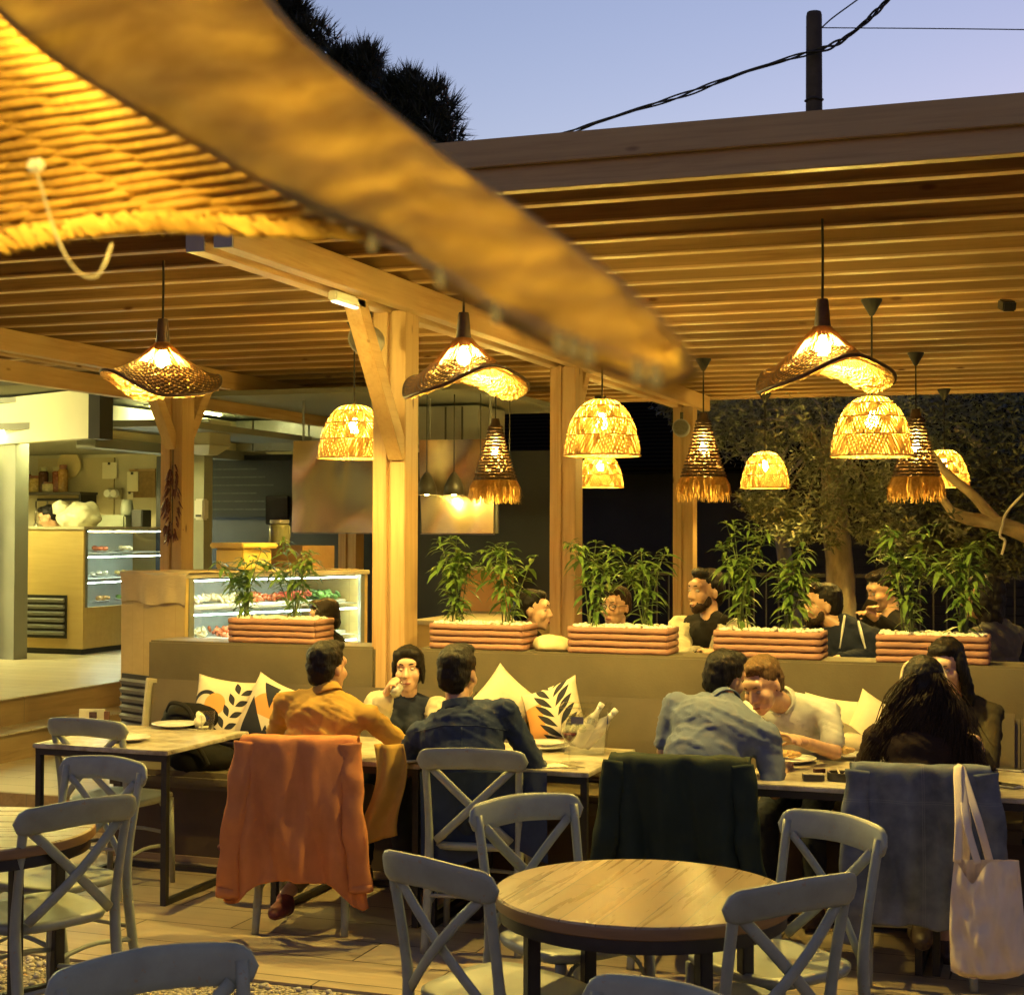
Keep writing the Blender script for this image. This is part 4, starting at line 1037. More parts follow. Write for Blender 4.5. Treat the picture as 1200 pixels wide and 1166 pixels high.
def food(t, inst, label, cat, loc, kind, rd, mat_):
    e = V(loc); tt = thing(kind, label, cat, t.matrix_basis @ e, 0, 'food in the display cases')
    if kind == 'salad_tray':
        MB().bx(-.12, .12, -.14, .14, 0, .02, .006).build('tray', white_plastic, tt)
        m = MB()
        for q in range(46): m.ell((rd.uniform(-.1, .1), rd.uniform(-.11, .11), .03+rd.uniform(0, .045)), (rd.uniform(.012, .03), rd.uniform(.012, .03), rd.uniform(.008, .018)), Euler((rd.random(), rd.random(), rd.random()*3)).to_matrix(), 7, 5)
        m.build('filling', mat_, tt, True)
    elif kind == 'lettuce_head':
        m = MB()
        for q in range(90):
            a = rd.uniform(0, 6.28); el = rd.uniform(.1, 1.5); r = .11
            p = V((math.cos(a)*math.cos(el), math.sin(a)*math.cos(el), math.sin(el)))*r
            s_ = V((rd.uniform(-1, 1), rd.uniform(-1, 1), rd.uniform(-1, 1)))*.035; s2 = V((rd.uniform(-1, 1), rd.uniform(-1, 1), rd.uniform(-1, 1)))*.035
            m.add([p-s_, p+s2, p+s_, p-s2], [(0, 1, 2, 3)])
        m.build('leaves', mat_, tt); MB().ell((0, 0, .05), (.07, .07, .05), None, 10, 6).build('heart', mat_, tt, True)
    else:
        MB().lathe([(.0, .004), (.07, .0), (.11, .012)], 18, closed=True).build('plate', ceramic, tt, True)
        m = MB()
        for q in range(7): m.ell((rd.uniform(-.06, .06), rd.uniform(-.06, .06), .03+rd.uniform(0, .02)), (.035, .03, .022), None, 8, 5)
        m.build('pastries', mat_, tt, True)
    return tt
bpy.context.view_layer.update()
rd = random.Random(44)
ct.matrix_basis; NM = ['red', 'golden', 'green', 'cream', 'brown', 'dark red', 'white', 'olive']
POS = ['nearest the wooden panel', 'second from the panel', 'in the middle', 'second from the far end', 'at the far end']
for k in range(3):
    for j in range(5):
        y = .2+j*.28; ci = (k*3+j*5) % 8; z = gz0+.022+dz*k
        if k == 0 and j == 0:
            lm_ = m_leaf('lettuce', (.12, .32, .03), (.25, .5, .07), .35); food(ct, None, 'bright green lettuce at the bottom left of the display counter', 'lettuce', (-.22, y+.02, z+.01), 'lettuce_head', rd, lm_); continue
        food(ct, None, f'{NM[ci]} food tray, {("bottom","middle","top")[k]} shelf of the display counter, {POS[j]}', 'food tray', (-.24, y, z), 'salad_tray', rd, food_mats[ci])
for k in range(3):
    for j in range(3):
        ci = (k*2+j*3+1) % 8
        food(lc, None, f'{NM[ci]} pastries on a plate, {("bottom","middle","top")[k]} shelf of the bakery case, {("nearest its panel","in the middle","at the post side")[j]}', 'pastry plate', (-.3, .3+j*.42, gz1+.022+dz1*k), 'pastry_plate', rd, food_mats[ci])
# cloth over the display counter's corner
cm = m_plain('linen', (.52, .40, .22), .9, .1, 8, .4, 0, 120)
def cloth_fn(u, v):
    x = -.70+u*.735; L1 = .95
    s = v*(L1+.20)
    if s < L1: y = L1-s; z = 1.549+.004*noise.noise(V((x*9, y*9, 0)))
    else: y = -.016-.012*math.sin(x*28)*(s-L1)*4; z = 1.549-(s-L1)-.012*math.sin(x*14)
    return V((x, y, z))
cl = MB().grid(cloth_fn, 40, 50); cl_o = cl.build('cloth', cm, None, True)
cl_o.location = (MC[0], MC[1], 0); cl_o.rotation_euler = (0, 0, R(-23.5)); tag(cl_o, 'beige linen cloth draped over the corner of the display counter', 'cloth')
cr = MB().grid(lambda u, v: V((-.55+u*.5, 1.0+v*.56 if v < .9 else 1.555+(v-.9)*.05, 1.55+.008*noise.noise(V((u*7, v*7, 2))) if v < .9 else 1.548-(v-.9)*2.2)), 24, 40).build('cloth', cm, None, True)
cr.location = (MC[0], MC[1], 0); cr.rotation_euler = (0, 0, R(-23.5)); tag(cr, 'beige linen cloth hanging off the far end of the display counter', 'cloth')
# crates and jars on top of the counter
def on_counter(x, y): return ct.matrix_basis @ V((x, y, 1.545))
t = thing('yellow_crate', 'yellow lidded box standing on the display counter', 'box', on_counter(-.35, .72), R(-20))
ym = m_plain('yellow_plastic', (.66, .50, .12), .45, .08, 4)
MB().bx(-.14, .14, -.13, .13, .012, .15, .01).build('box_body', ym, t); MB().bx(-.17, .17, -.16, .16, .152, .19, .01).build('lid', ym, t)
t = thing('wooden_crate', 'brown wooden crate on the display counter right of the yellow box', 'crate', on_counter(-.35, 1.16), R(-20))
cw_ = m_plain('crate_wood', (.17, .10, .04), .8, .25, 6, .3)
for k in range(3): MB().bx(-.24, .24, -.15, -.135, .012+k*.055, .058+k*.055).build('front_slat', cw_, t)
MB().bx(-.24, -.225, -.134, .15, .012, .17).build('side', cw_, t); MB().bx(.225, .24, -.134, .15, .012, .17).build('side', cw_, t); MB().bx(-.224, .224, .135, .15, .012, .17).build('back', cw_, t)
t = thing('glass_jar', 'large olive jar on top of the brown crate', 'jar', on_counter(-.42, 1.08)+V((0, 0, .172)))
MB().lathe([(.07, .0), (.075, .02), (.075, .13), (.06, .15)], 18).build('jar_body', m_plain('jar_green', (.10, .10, .05), .2, .2, 10), t, True); MB().lathe([(.068, .151), (.068, .175)], 18).build('lid', grey_metal, t)
# ---- kitchen behind
kt = thing('kitchen_wall', 'dark kitchen back wall with a strip of pale tiles', 'kitchen wall', (-8, 14.6, .2))
kp('dark_wall', MB().bx(-9.3, -4.6, 14.6, 14.7, .2, 2.62), kit_dark, kt)
tl = MB(); xa = ay(250, 500, 14.5).x; xb = ay(345, 500, 14.5).x
for k in range(5): tl.bx(xa-.2+k*.66, xa-.2+k*.66+.64, 14.55, 14.59, 2.66, 2.98)
kp('tile_strip', tl, m_plain('pale_tile', (.30, .30, .24), .25, .15, 1.5, which='World'), kt)
kp('soffit', MB().bx(-9.5, -4.6, 12.0, 14.7, 3.0, 3.045), frame_grey, kt)
kp('divider', MB().bx(ay(222, 600, 13.2).x-.05, ay(222, 600, 13.2).x+.16, 13.2, 13.36, .2, 2.9), m_plain('divider_grey', (.30, .30, .22), .6, .1, 2), kt)
t = thing('vent_duct', 'grey box shaped vent hanging by the left post', 'duct', ay(240, 520, 13.0))
MB().bx(-.17, .17, -.2, .2, -.02, .22, .01).build('duct_body', m_plain('duct_grey', (.42, .41, .32), .45, .1, 3), t)
MB().add([(-.17, -.2, -.022), (.17, -.2, -.022), (.17, .2, -.022), (-.17, .2, -.022), (-.05, -.08, -.11), (.09, -.08, -.11), (.09, .08, -.11), (-.05, .08, -.11)], [(3, 2, 1, 0), (4, 5, 6, 7), (0, 1, 5, 4), (1, 2, 6, 5), (2, 3, 7, 6), (3, 0, 4, 7)]).build('duct_outlet', m_plain('duct_grey2', (.42, .41, .32), .45, .1, 3), t)
t = thing('paper_dispenser', 'white dispenser box on the divider by the dried chillies', 'dispenser', ay(236, 597, 12.9))
MB().bx(-.055, .055, -.05, .05, -.1, .1, .015).build('cover', white_plastic, t); MB().bx(-.03, .03, -.056, -.051, -.07, -.05).build('slot', dark_grey, t)
t = thing('espresso_machine', 'dark coffee machine standing behind the display counter', 'coffee machine', ay(258, 712, 12.0))
MB().bx(-.26, .26, -.25, .25, -.35, .28, .02).build('machine_body', black_metal, t)
MB().bx(-.29, .29, -.28, .28, .285, .31, .005).build('cup_tray', dark_grey, t); MB().box((.02, -.256, .17), (.14, .008, .08)).build('label_plate', m_plain('label_grey', (.4, .38, .3), .5, .4, 40), t)
t = thing('paper_bag', 'crumpled white bag on the dark coffee machine', 'bag', ay(266, 692, 12.0)+V((0, 0, .24-.13)))
cm_ = MB(); cm_.ell((0, 0, .03), (.12, .08, .035), None, 16, 10); cm_.v = [tuple(V(p)*(1+.5*noise.noise(V(p)*25))) for p in cm_.v]; cm_.build('bag_body', paper, t); MB().box((.05, -.07, .05), (.05, .02, .02)).build('bag_fold', paper, t)
t = thing('wall_monitor', 'dark small screen on the black kitchen wall', 'screen', ay(325, 598, 14.45))
MB().bx(-.13, .13, -.02, .03, -.15, .15, .006).build('screen', m_plain('screen_black', (.006, .006, .007), .15), t); MB().bx(-.03, .03, .031, .12, -.03, .03).build('mount', black_metal, t)
ms = thing('menu_board', 'black menu board with faint chalk lines on the kitchen wall', 'menu board', ay(292, 575, 14.5))
MB().bx(-.55, .52, -.02, .02, -.28, .32, .004).build('board', m_plain('chalkboard', (.012, .012, .012), .8, .3, 5), ms)
for k in range(6): MB().bx(-.46, .1+.3*((k*7) % 3)/3, -.024, -.021, .22-k*.085, .235-k*.085).build('chalk_line', m_plain('chalk', (.05, .05, .045), .9, .6, 60), ms)
# hanging steel sheet panels
def sheet(x0, x1, y0, y1, Y, label, m, seed):
    a = ay(x0, y0, Y); b = ay(x1, y1, Y); t = thing('steel_panel', label, 'steel panel', ((a.x+b.x)/2, Y, a.z), 0, 'hanging steel panels of the kitchen hood')
    w_ = b.x-a.x; h_ = a.z-b.z; rd = random.Random(seed)
    def f(u, v, s): return V((-w_/2+w_*u, s+.06*noise.noise(V((u*1.7+seed, v*1.6+u, .3))), -h_*v))
    m_ = MB().grid(lambda u, v: f(u, v, -.02), 34, 30)
    m_.build('sheet', m, t, True)
    MB().bx(-w_/2-.02, w_/2+.02, .03, .07, -h_, 0).build('backing', dark_grey, t)
    MB().bx(-w_/2, w_/2, -.01, .02, -h_-.012, -h_-.002).build('bottom_lip', steel, t)
    for s in (-1, 1): MB().tube([(s*w_*.42, .05, 0), (s*w_*.42, .05, 3.0-a.z)], .012, 6).build('hanger_rod', grey_metal, t)
    return t
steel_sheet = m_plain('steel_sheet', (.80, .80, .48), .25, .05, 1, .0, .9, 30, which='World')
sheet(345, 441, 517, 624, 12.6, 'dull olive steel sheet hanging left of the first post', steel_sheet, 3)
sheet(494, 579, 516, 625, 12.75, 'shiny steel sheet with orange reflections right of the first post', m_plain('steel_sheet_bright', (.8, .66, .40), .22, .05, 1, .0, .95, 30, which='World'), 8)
hd = thing('kitchen_hood', 'grey metal hood box above the shiny steel sheet', 'hood', ay(530, 500, 13.4))
a = ay(470, 478, 13.4); b = ay(566, 517, 13.4)
o = MB().bx(a.x, b.x, 13.3, 14.0, b.z, a.z, .01).build('hood_box', m_plain('hood_grey', (.36, .36, .34), .45, .15, 2, .04, .5), hd); loc3(o, hd)
for k in range(4): loc3(MB().bx(a.x+(b.x-a.x)*(k+1)/5-.008, a.x+(b.x-a.x)*(k+1)/5+.008, 13.29, 13.299, b.z+.01, a.z-.01).build('seam', dark_grey, hd), hd)
# orange counter glow: warm pass surface below the small metal pendants
cnt = thing('service_counter', 'kitchen service counter below the shiny steel sheet', 'counter', ay(540, 700, 12.9))
ca = ay(485, 690, 12.2); cb_ = ay(610, 690, 12.2)
loc3(MB().bx(ca.x, cb_.x, 12.2, 13.4, .2, 1.02).build('counter_body', birch, cnt), cnt)
loc3(MB().bx(ca.x-.03, cb_.x+.03, 12.15, 13.42, 1.022, 1.06, .004).build('counter_top', m_plain('counter_pale', (.5, .42, .28), .35, .1, 3), cnt), cnt)
for x, lab in ((500, 'dark bell shaped metal pendant nearest the first post'), (532, 'dark bell shaped metal pendant, second from the first post'), (563, 'dark bell shaped metal pendant, third from the first post'), (597, 'dark bell shaped metal pendant peeping out below the raffia fringe')):
    p = ay(x, 580, 12.45); t = thing('metal_pendant_lamp', lab, 'pendant lamp', p, 0, 'small metal pendants over the service counter')
    MB().lathe([(.012, .20), (.03, .18), (.06, .13), (.085, .07), (.092, .0), (.086, .0), (.08, .065), (.055, .125), (.0, .17)], 22, closed=True).build('shade', m_plain('pendant_dark', (.05, .045, .038), .45, .2, 9), t, True)
    MB().ell((0, 0, .03), .035, None, 12, 8).build('bulb', bulb_s, t, True)
    MB().tube([(0, 0, .19), (0, 0, 3.2-p.z)], .005, 6).build('cord', cord_black, t)
# dried chillies on the left post
t = thing('chilli_string', 'dried dark red chillies hanging in a bunch on the left post', 'chillies', (BL+.16, 10.95, 2.35)); m = MB(); rd = random.Random(8)
for k in range(150):
    z = -rd.random()*.62; a = rd.uniform(0, 6.28); r = .02+.06*math.sin(min(1, -z/.5)*PI*.8)*rd.random(); p = V((r*math.cos(a), r*math.sin(a), z)); d = V((math.cos(a)*.5, math.sin(a)*.5, -1)).normalized()
    m.tube([p, p+d*.035, p+d*.07+V((rd.uniform(-.01, .01), 0, 0))], [.008, .007, .002], 5)
m.build('chillies', m_plain('chilli_red', (.10, .018, .012), .35, .4, 20), t, True); MB().tube([(0, 0, .12), (0, 0, -.6)], .004, 5).build('string', cord_black, t)
# bottle and table beyond second planter, orange cabinet
oc = thing('pass_cabinet', 'small orange cabinet behind the second planter', 'cabinet', ay(568, 690, 14.6)); a = ay(546, 664, 14.6); b = ay(602, 716, 14.6)
loc3(MB().bx(a.x, b.x, 14.45, 14.9, b.z, a.z-.03).build('cabinet_body', m_plain('orange_wood', (.55, .26, .08), .5, .1, 3), oc), oc); loc3(MB().bx(a.x-.02, b.x+.02, 14.4, 14.92, a.z-.028, a.z).build('cabinet_top', cream_panel, oc), oc)
loc3(MB().bx(a.x+.02, b.x-.02, 14.5, 14.88, .2, b.z-.002).build('cabinet_base', cream_panel, oc), oc)
# ------------------------------------------------------------------ planters on the low wall
terra = m_plain('terracotta_slat', (.30, .145, .095), .75, .22, 5, .25, 0, 40, (.4, 1, 3))
peb_white = m_plain('white_pebble', (.72, .66, .52), .7, .12, 6)
basil = m_leaf('planter_leaf', (.06, .12, .025), (.16, .24, .05), .35, .4); stem_m = m_plain('green_stem', (.10, .13, .03), .6, .2, 9)
def planter(xl, xr, label, seed):
    Yc = 8.12; a = ay(xl, 748, Yc-.13).x; b = ay(xr, 748, Yc-.13).x; w_ = b-a; z0 = WZ+.002
    t = thing('planter_box', label, 'planter', ((a+b)/2, Yc, z0), 0, 'terracotta slatted planters on the low wall'); rd = random.Random(seed)
    for k in range(4):
        z = .016+k*.036; g = .006*(k % 2)
        m = MB()
        def ring(u, v):
            pass
        for s in (-1, 1):
            N = 14; pts = [V((-w_/2+w_*i/N, s*(.115+.002*k)+.002*rd.uniform(-1, 1), z+.0015*rd.uniform(-1, 1))) for i in range(N+1)]
            m.tube(pts, .0165, 8, True, .62, (0, 0, 1))
            m.tube([V((s*(w_/2-.004), -.112, z)), V((s*(w_/2-.004), .112, z))], .0165, 8, True, .62, (0, 0, 1))
        m.build('slat', terra, t, True)
    MB().bx(-w_/2+.012, w_/2-.012, -.105, .105, .002, .125).build('liner', m_plain('planter_soil', (.05, .035, .02), .9), t)
    p = MB()
    for k in range(230): r = rd.uniform(.007, .014); p.ell((rd.uniform(-w_/2+.015, w_/2-.015), rd.uniform(-.105, .105), .130+rd.uniform(0, .016)), (r*1.3, r, r*.8), None, 6, 4)
    tag(p.build('pebbles', peb_white, t, True), kind='stuff')
    return t, (a+b)/2, w_, Yc, z0
def herb(x, Y, z0, h, spread, ns, label, seed):
    t = thing('potted_herb', label, 'plant', (x, Y, z0+.128), 0, 'leafy herbs growing in the planters'); rd = random.Random(seed); st_ = MB(); lf = MB()
    for k in range(ns):
        a = rd.uniform(0, 6.28); bx0 = rd.uniform(-.03, .03); hh = h*1.22*rd.uniform(.55, 1.0); lean = spread*rd.uniform(.1, 1)
        ps = spline([(bx0, rd.uniform(-.03, .03), -.0), (bx0+math.cos(a)*lean*.25, math.sin(a)*lean*.2, hh*.4), (bx0+math.cos(a)*lean*.6, math.sin(a)*lean*.4, hh*.75), (bx0+math.cos(a)*lean, math.sin(a)*lean*.6, hh)], 22)
        st_.tube(ps, [.0042-.00013*i for i in range(22)], 5)
        for i in range(3, 22):
            f = i/21
            if rd.random() > .12+.62*f: continue
            for q in range(2 if f < .85 else 4):
                al = rd.uniform(0, 6.28); L = rd.uniform(.085, .135)*(1 if f < .9 else .65); wd = L*.115; el = rd.uniform(-.45, .7)
                d = V((math.cos(al)*math.cos(el), math.sin(al)*math.cos(el), math.sin(el))); s_ = V((-math.sin(al), math.cos(al), rd.uniform(-.3, .3))).normalized()
                p = ps[i]; g = V((0, 0, -1))
                c1 = p+d*L*.32+g*L*.02; c2 = p+d*L*.68+g*L*.14; c3 = p+d*L*.95+g*L*.36; up = d.cross(s_)*wd*.22
                lf.add([p, c1-s_*wd+up, c1, c1+s_*wd+up, c2-s_*wd*.85+up, c2, c2+s_*wd*.85+up, c3], [(0, 2, 1), (0, 3, 2), (1, 2, 5, 4), (2, 3, 6, 5), (4, 5, 7), (5, 6, 7)])
    lf.build('leaves', basil, t, True); st_.build('stems', stem_m, t, True)
PL = [(267, 368, 'terracotta planter on the short low wall, in front of the display counter', [(288, .34, 'left herb of the planter by the display counter, tall and thin'), (345, .42, 'right herb of the planter by the display counter')]),
      (503, 612, 'terracotta planter beside the first post on the long low wall', [(535, .42, 'bushy herb next to the first post'), (597, .38, 'herb in front of the dark haired woman in profile')]),
      (665, 782, 'terracotta planter in front of the second post', [(695, .42, 'tall herb left of the half hidden bearded man'), (757, .36, 'herb right of the half hidden bearded man')]),
      (836, 961, 'terracotta planter between the man in the cream jacket and the man in navy', [(872, .50, 'tallest herb, beside the man in the cream jacket'), (925, .40, 'bushy herb left of the man in navy')]),
      (1027, 1158, 'terracotta planter at the right, behind the dark haired woman facing the table', [(1064, .46, 'tall herb right of the olive trunk'), (1130, .42, 'rightmost herb, in front of the person in dark grey')])]
for i, (xl, xr, lab, hs) in enumerate(PL):
    t, cx, w_, Yc, z0 = planter(xl, xr, lab, 50+i)
    for j, (hx, h, hl) in enumerate(hs): herb(ay(hx, 740, Yc).x, Yc, z0, h, .21, 9 if i else 8, hl, 60+i*3+j)
# ------------------------------------------------------------------ people
def m_skin(name, c):
    n = NT(name); f = n.noise(n.coord((1, 1, 1)), 30, 4); n.col(n.ramp(f, [(.3, tuple(x*.9 for x in c)), (.7, tuple(min(1, x*1.08) for x in c))])).set(Roughness=.45)
    n.b.inputs['Subsurface Weight'].default_value = .08; n.b.inputs['Subsurface Radius'].default_value = (.01, .004, .002); return n.m
def m_cloth(name, c, scale=9, rough=.85, weave=260, bump=.15, var=.14):
    n = NT(name); v = n.coord((1, 1, 1), 'World'); f = n.noise(v, scale, 5); g = n.noise(v, weave, 2); h = n.noise(n.coord((1, 1, .35), 'World'), 16, 3, .5, 1.0)
    n.col(n.ramp(f, [(.3, tuple(x*(1-var) for x in c)), (.7, tuple(min(1, x*(1+var)) for x in c))])).set(Roughness=rough)
    n.b.inputs['Specular IOR Level'].default_value = .2
    n.bump(n.math('ADD', n.math('MULTIPLY', h, 1.0), n.math('MULTIPLY', g, .25)), bump, .008); return n.m
def m_hair(name, c):
    n = NT(name); f = n.noise(n.coord((60, 60, 9), 'World'), 2, 4); n.col(n.ramp(f, [(.3, tuple(x*.55 for x in c)), (.7, tuple(x*1.4 for x in c))])).set(Roughness=.55).bump(f, .7, .006); n.b.inputs['Specular IOR Level'].default_value = .22; return n.m
skin_a = m_skin('skin_tan', (.50, .29, .165)); skin_b = m_skin('skin_light', (.58, .35, .22)); lip_m = m_plain('lip', (.34, .11, .08), .4, .1, 30)
eye_w = m_plain('eye_white', (.42, .37, .31), .25, .02, 5); eye_d = m_plain('eye_iris', (.02, .012, .008), .15, .1, 5)
hair_black = m_hair('hair_black', (.0085, .006, .0045)); hair_brown = m_hair('hair_brown', (.026, .015, .008)); stubble = m_hair('beard_stubble', (.035, .02, .012)); hair_fair = m_hair('hair_fair', (.11, .062, .026))
shoe_dark = m_plain('shoe_dark', (.05, .03, .025), .6, .2, 9); sole_m = m_plain('shoe_sole', (.55, .5, .42), .6, .1, 5)
def fold_disp(amp, seed, sc=(7, 7, 3.2)):
    def f(co, n):
        q = V((co.x*sc[0]+seed, co.y*sc[1], co.z*sc[2])); q2 = V((co.x*5+co.z*9, co.y*6+co.z*4, seed))
        a = max(0, 1-abs(noise.noise(q*1.3))*5)-.3; b = noise.noise(q2*1.6); c = max(0, 1-abs(noise.noise(q2*2.6+V((3, 1, 2))))*6)-.3
        return co + n*(amp*(.6*a+.35*b+.8*c))
    return f
def basis(head_dir, pitch=0, roll=0):
    a = R(head_dir); f = V((math.cos(a), math.sin(a), 0)); r = V((math.sin(a), -math.cos(a), 0)); u = V((0, 0, 1))
    f2 = f*math.cos(pitch)-u*math.sin(pitch); u2 = u*math.cos(pitch)+f*math.sin(pitch)
    r3 = r*math.cos(roll)-u2*math.sin(roll); u3 = u2*math.cos(roll)+r*math.sin(roll)
    return r3, f2, u3
def mat3(r, f, u): return Matrix((r, f, u)).transposed()
def hand(mb, w, d, nrm, side, curl=.5, s=1.0):
    """w wrist, d direction of the hand, nrm palm normal, side +1 if the thumb lies towards d x nrm"""
    d = d.normalized(); nrm = (nrm-d*nrm.dot(d)).normalized(); t = d.cross(nrm)*side; M = mat3(t, d, -nrm)
    mb.ell(w+d*.045*s, (.040*s, .050*s, .016*s), M, 12, 8); mb.cap(w-d*.02*s, w+d*.03*s, .024*s, .026*s, 10)
    for k, (o, L) in enumerate(((.030, .075), (.010, .085), (-.011, .079), (-.030, .062))):
        p = w+d*.085*s+t*o*s; c = curl*(1+.12*k); a = d.copy(); 
        for j in range(3):
            an = c*(.55+.75*j*.6); a = (d*math.cos(c*(.4+.75*j))+nrm*math.sin(c*(.4+.75*j))); q = p+a*L*s*(.42, .33, .25)[j]
            mb.cap(p, q, (.0098, .0088, .0078)[j]*s, (.0090, .0080, .0070)[j]*s, 8); p = q
    p = w+d*.02*s+t*.030*s; a = (d*.55+t*.75+nrm*.35).normalized(); q = p+a*.045*s; mb.cap(p, q, .013*s, .0105*s, 8)
    q2 = q+(d*.8+t*.15+nrm*.55).normalized()*.034*s; mb.cap(q, q2, .0105*s, .0085*s, 8)
def head_shapes(mb, Hc, M, s=1.0, woman=False):
    E = lambda c, r, n=16, m=11: mb.ell(Hc+M @ (V(c)*s), tuple(q*s for q in r), M, n, m)
    E((0, -.012, .035), (.076, .096, .088)); E((0, .030, -.022), (.060, .066, .085)); E((0, .048, -.070), (.044 if woman else .050, .044, .040))
    E((0, .070, -.098), (.022, .020, .018)); E((0, .078, .040), (.055, .022, .030))
    mb.cap(Hc+M @ (V((0, .092, .018))*s), Hc+M @ (V((0, .112, -.026))*s), .0085*s, .0145*s, 10)
    for x in (-1, 1):
        E((x*.0115, .100, -.030), (.010, .011, .009), 8, 6); E((x*.074, -.008, -.010), (.010, .017, .028), 10, 7)
        E((x*.040, .062, -.022), (.026, .030, .030), 10, 7); E((x*.031, .082, .028), (.024, .014, .009), 10, 6)
    E((0, .092, -.060), (.024, .012, .011), 10, 6); E((0, .086, -.073), (.022, .012, .009), 10, 6)
def hair_mesh(Hc, M, s, style, seed, voxel=.009):
    mb = MB(); E = lambda c, r: mb.ell(Hc+M @ (V(c)*s), tuple(q*s for q in r), M, 18, 12)
    E((0, -.026, .052), (.083, .098, .085)); E((0, -.055, .005), (.076, .066, .075))
    if style == 'short': E((0, .035, .108), (.062, .050, .030)); E((0, -.072, -.035), (.060, .038, .045))
    elif style == 'fringe':
        E((-.02, .055, .095), (.062, .045, .034)); E((.05, .060, .070), (.028, .030, .045)); E((-.058, .048, .060), (.026, .036, .055)); E((0, -.075, -.03), (.066, .05, .06))
        for x in (-1, 1): E((x*.076, .012, -.005), (.016, .032, .075))
    elif style == 'bowl':
        E((0, .045, .090), (.070, .050, .040)); E((0, -.07, -.04), (.07, .05, .06))
        for x in (-1, 1): E((x*.070, .015, .005), (.020, .05, .06))
    elif style == 'long':
        E((0, .030, .098), (.066, .050, .032)); 
        for x in (-1, 1): E((x*.074, .000, -.02), (.022, .05, .09)); E((x*.066, -.025, -.12), (.028, .040, .10))
        E((0, -.07, -.08), (.075, .045, .13)); E((0, -.065, -.2), (.07, .04, .10))
    elif style == 'bun': E((0, .02, .095), (.068, .06, .034)); E((0, -.075, -.02), (.064, .05, .06)); E((0, -.115, .0), (.036, .034, .036))
    def d(co, n): return co + n*(.006*noise.noise(co*38+V((seed, 0, 0)))+.004*noise.noise(co*90+V((0, seed, 0))))
    return remesh(mb, voxel, 3, d)
def tufts(Hc, M, s, n, seed, L=.03, region=None):
    mb = MB(); rd = random.Random(seed)
    for _ in range(n*3):
        a = rd.uniform(0, 2*PI); z = rd.uniform(-.55, 1); d = V((math.cos(a)*math.sqrt(1-z*z), math.sin(a)*math.sqrt(1-z*z), z))
        if d.y > .35 and d.z < .75: continue
        p = V((0, -.03, .045))+V((d.x*.082, d.y*.098, d.z*.085)); t = V((rd.gauss(0, .45), rd.gauss(-.25, .4), -.75)); t = (t-d*t.dot(d)).normalized()+d*rd.uniform(-.02, .22)
        p = p+d*.004; w_ = t.cross(d).normalized()*.0022; q = p+t*L*rd.uniform(.6, 1.5)
        mb.add([Hc+M @ (x*s) for x in (p-w_-d*.006, p+w_-d*.006, q)], [(0, 1, 2)])
    return mb
PEOPLE = {}
from mathutils.bvhtree import BVHTree
def on_mesh(ob, px, py, off=.003):                               # the point of a garment seen at a pixel of the photo, lifted off by a hair
    me = ob.data; bv = BVHTree.FromPolygons([v.co for v in me.vertices], [p.vertices for p in me.polygons]); out = []
    for x, y in zip(px, py):
        d = ray(x, y).normalized(); h = bv.ray_cast(CAM, d)
        if h[0] is not None: out.append(h[0]-d*off)
    return out
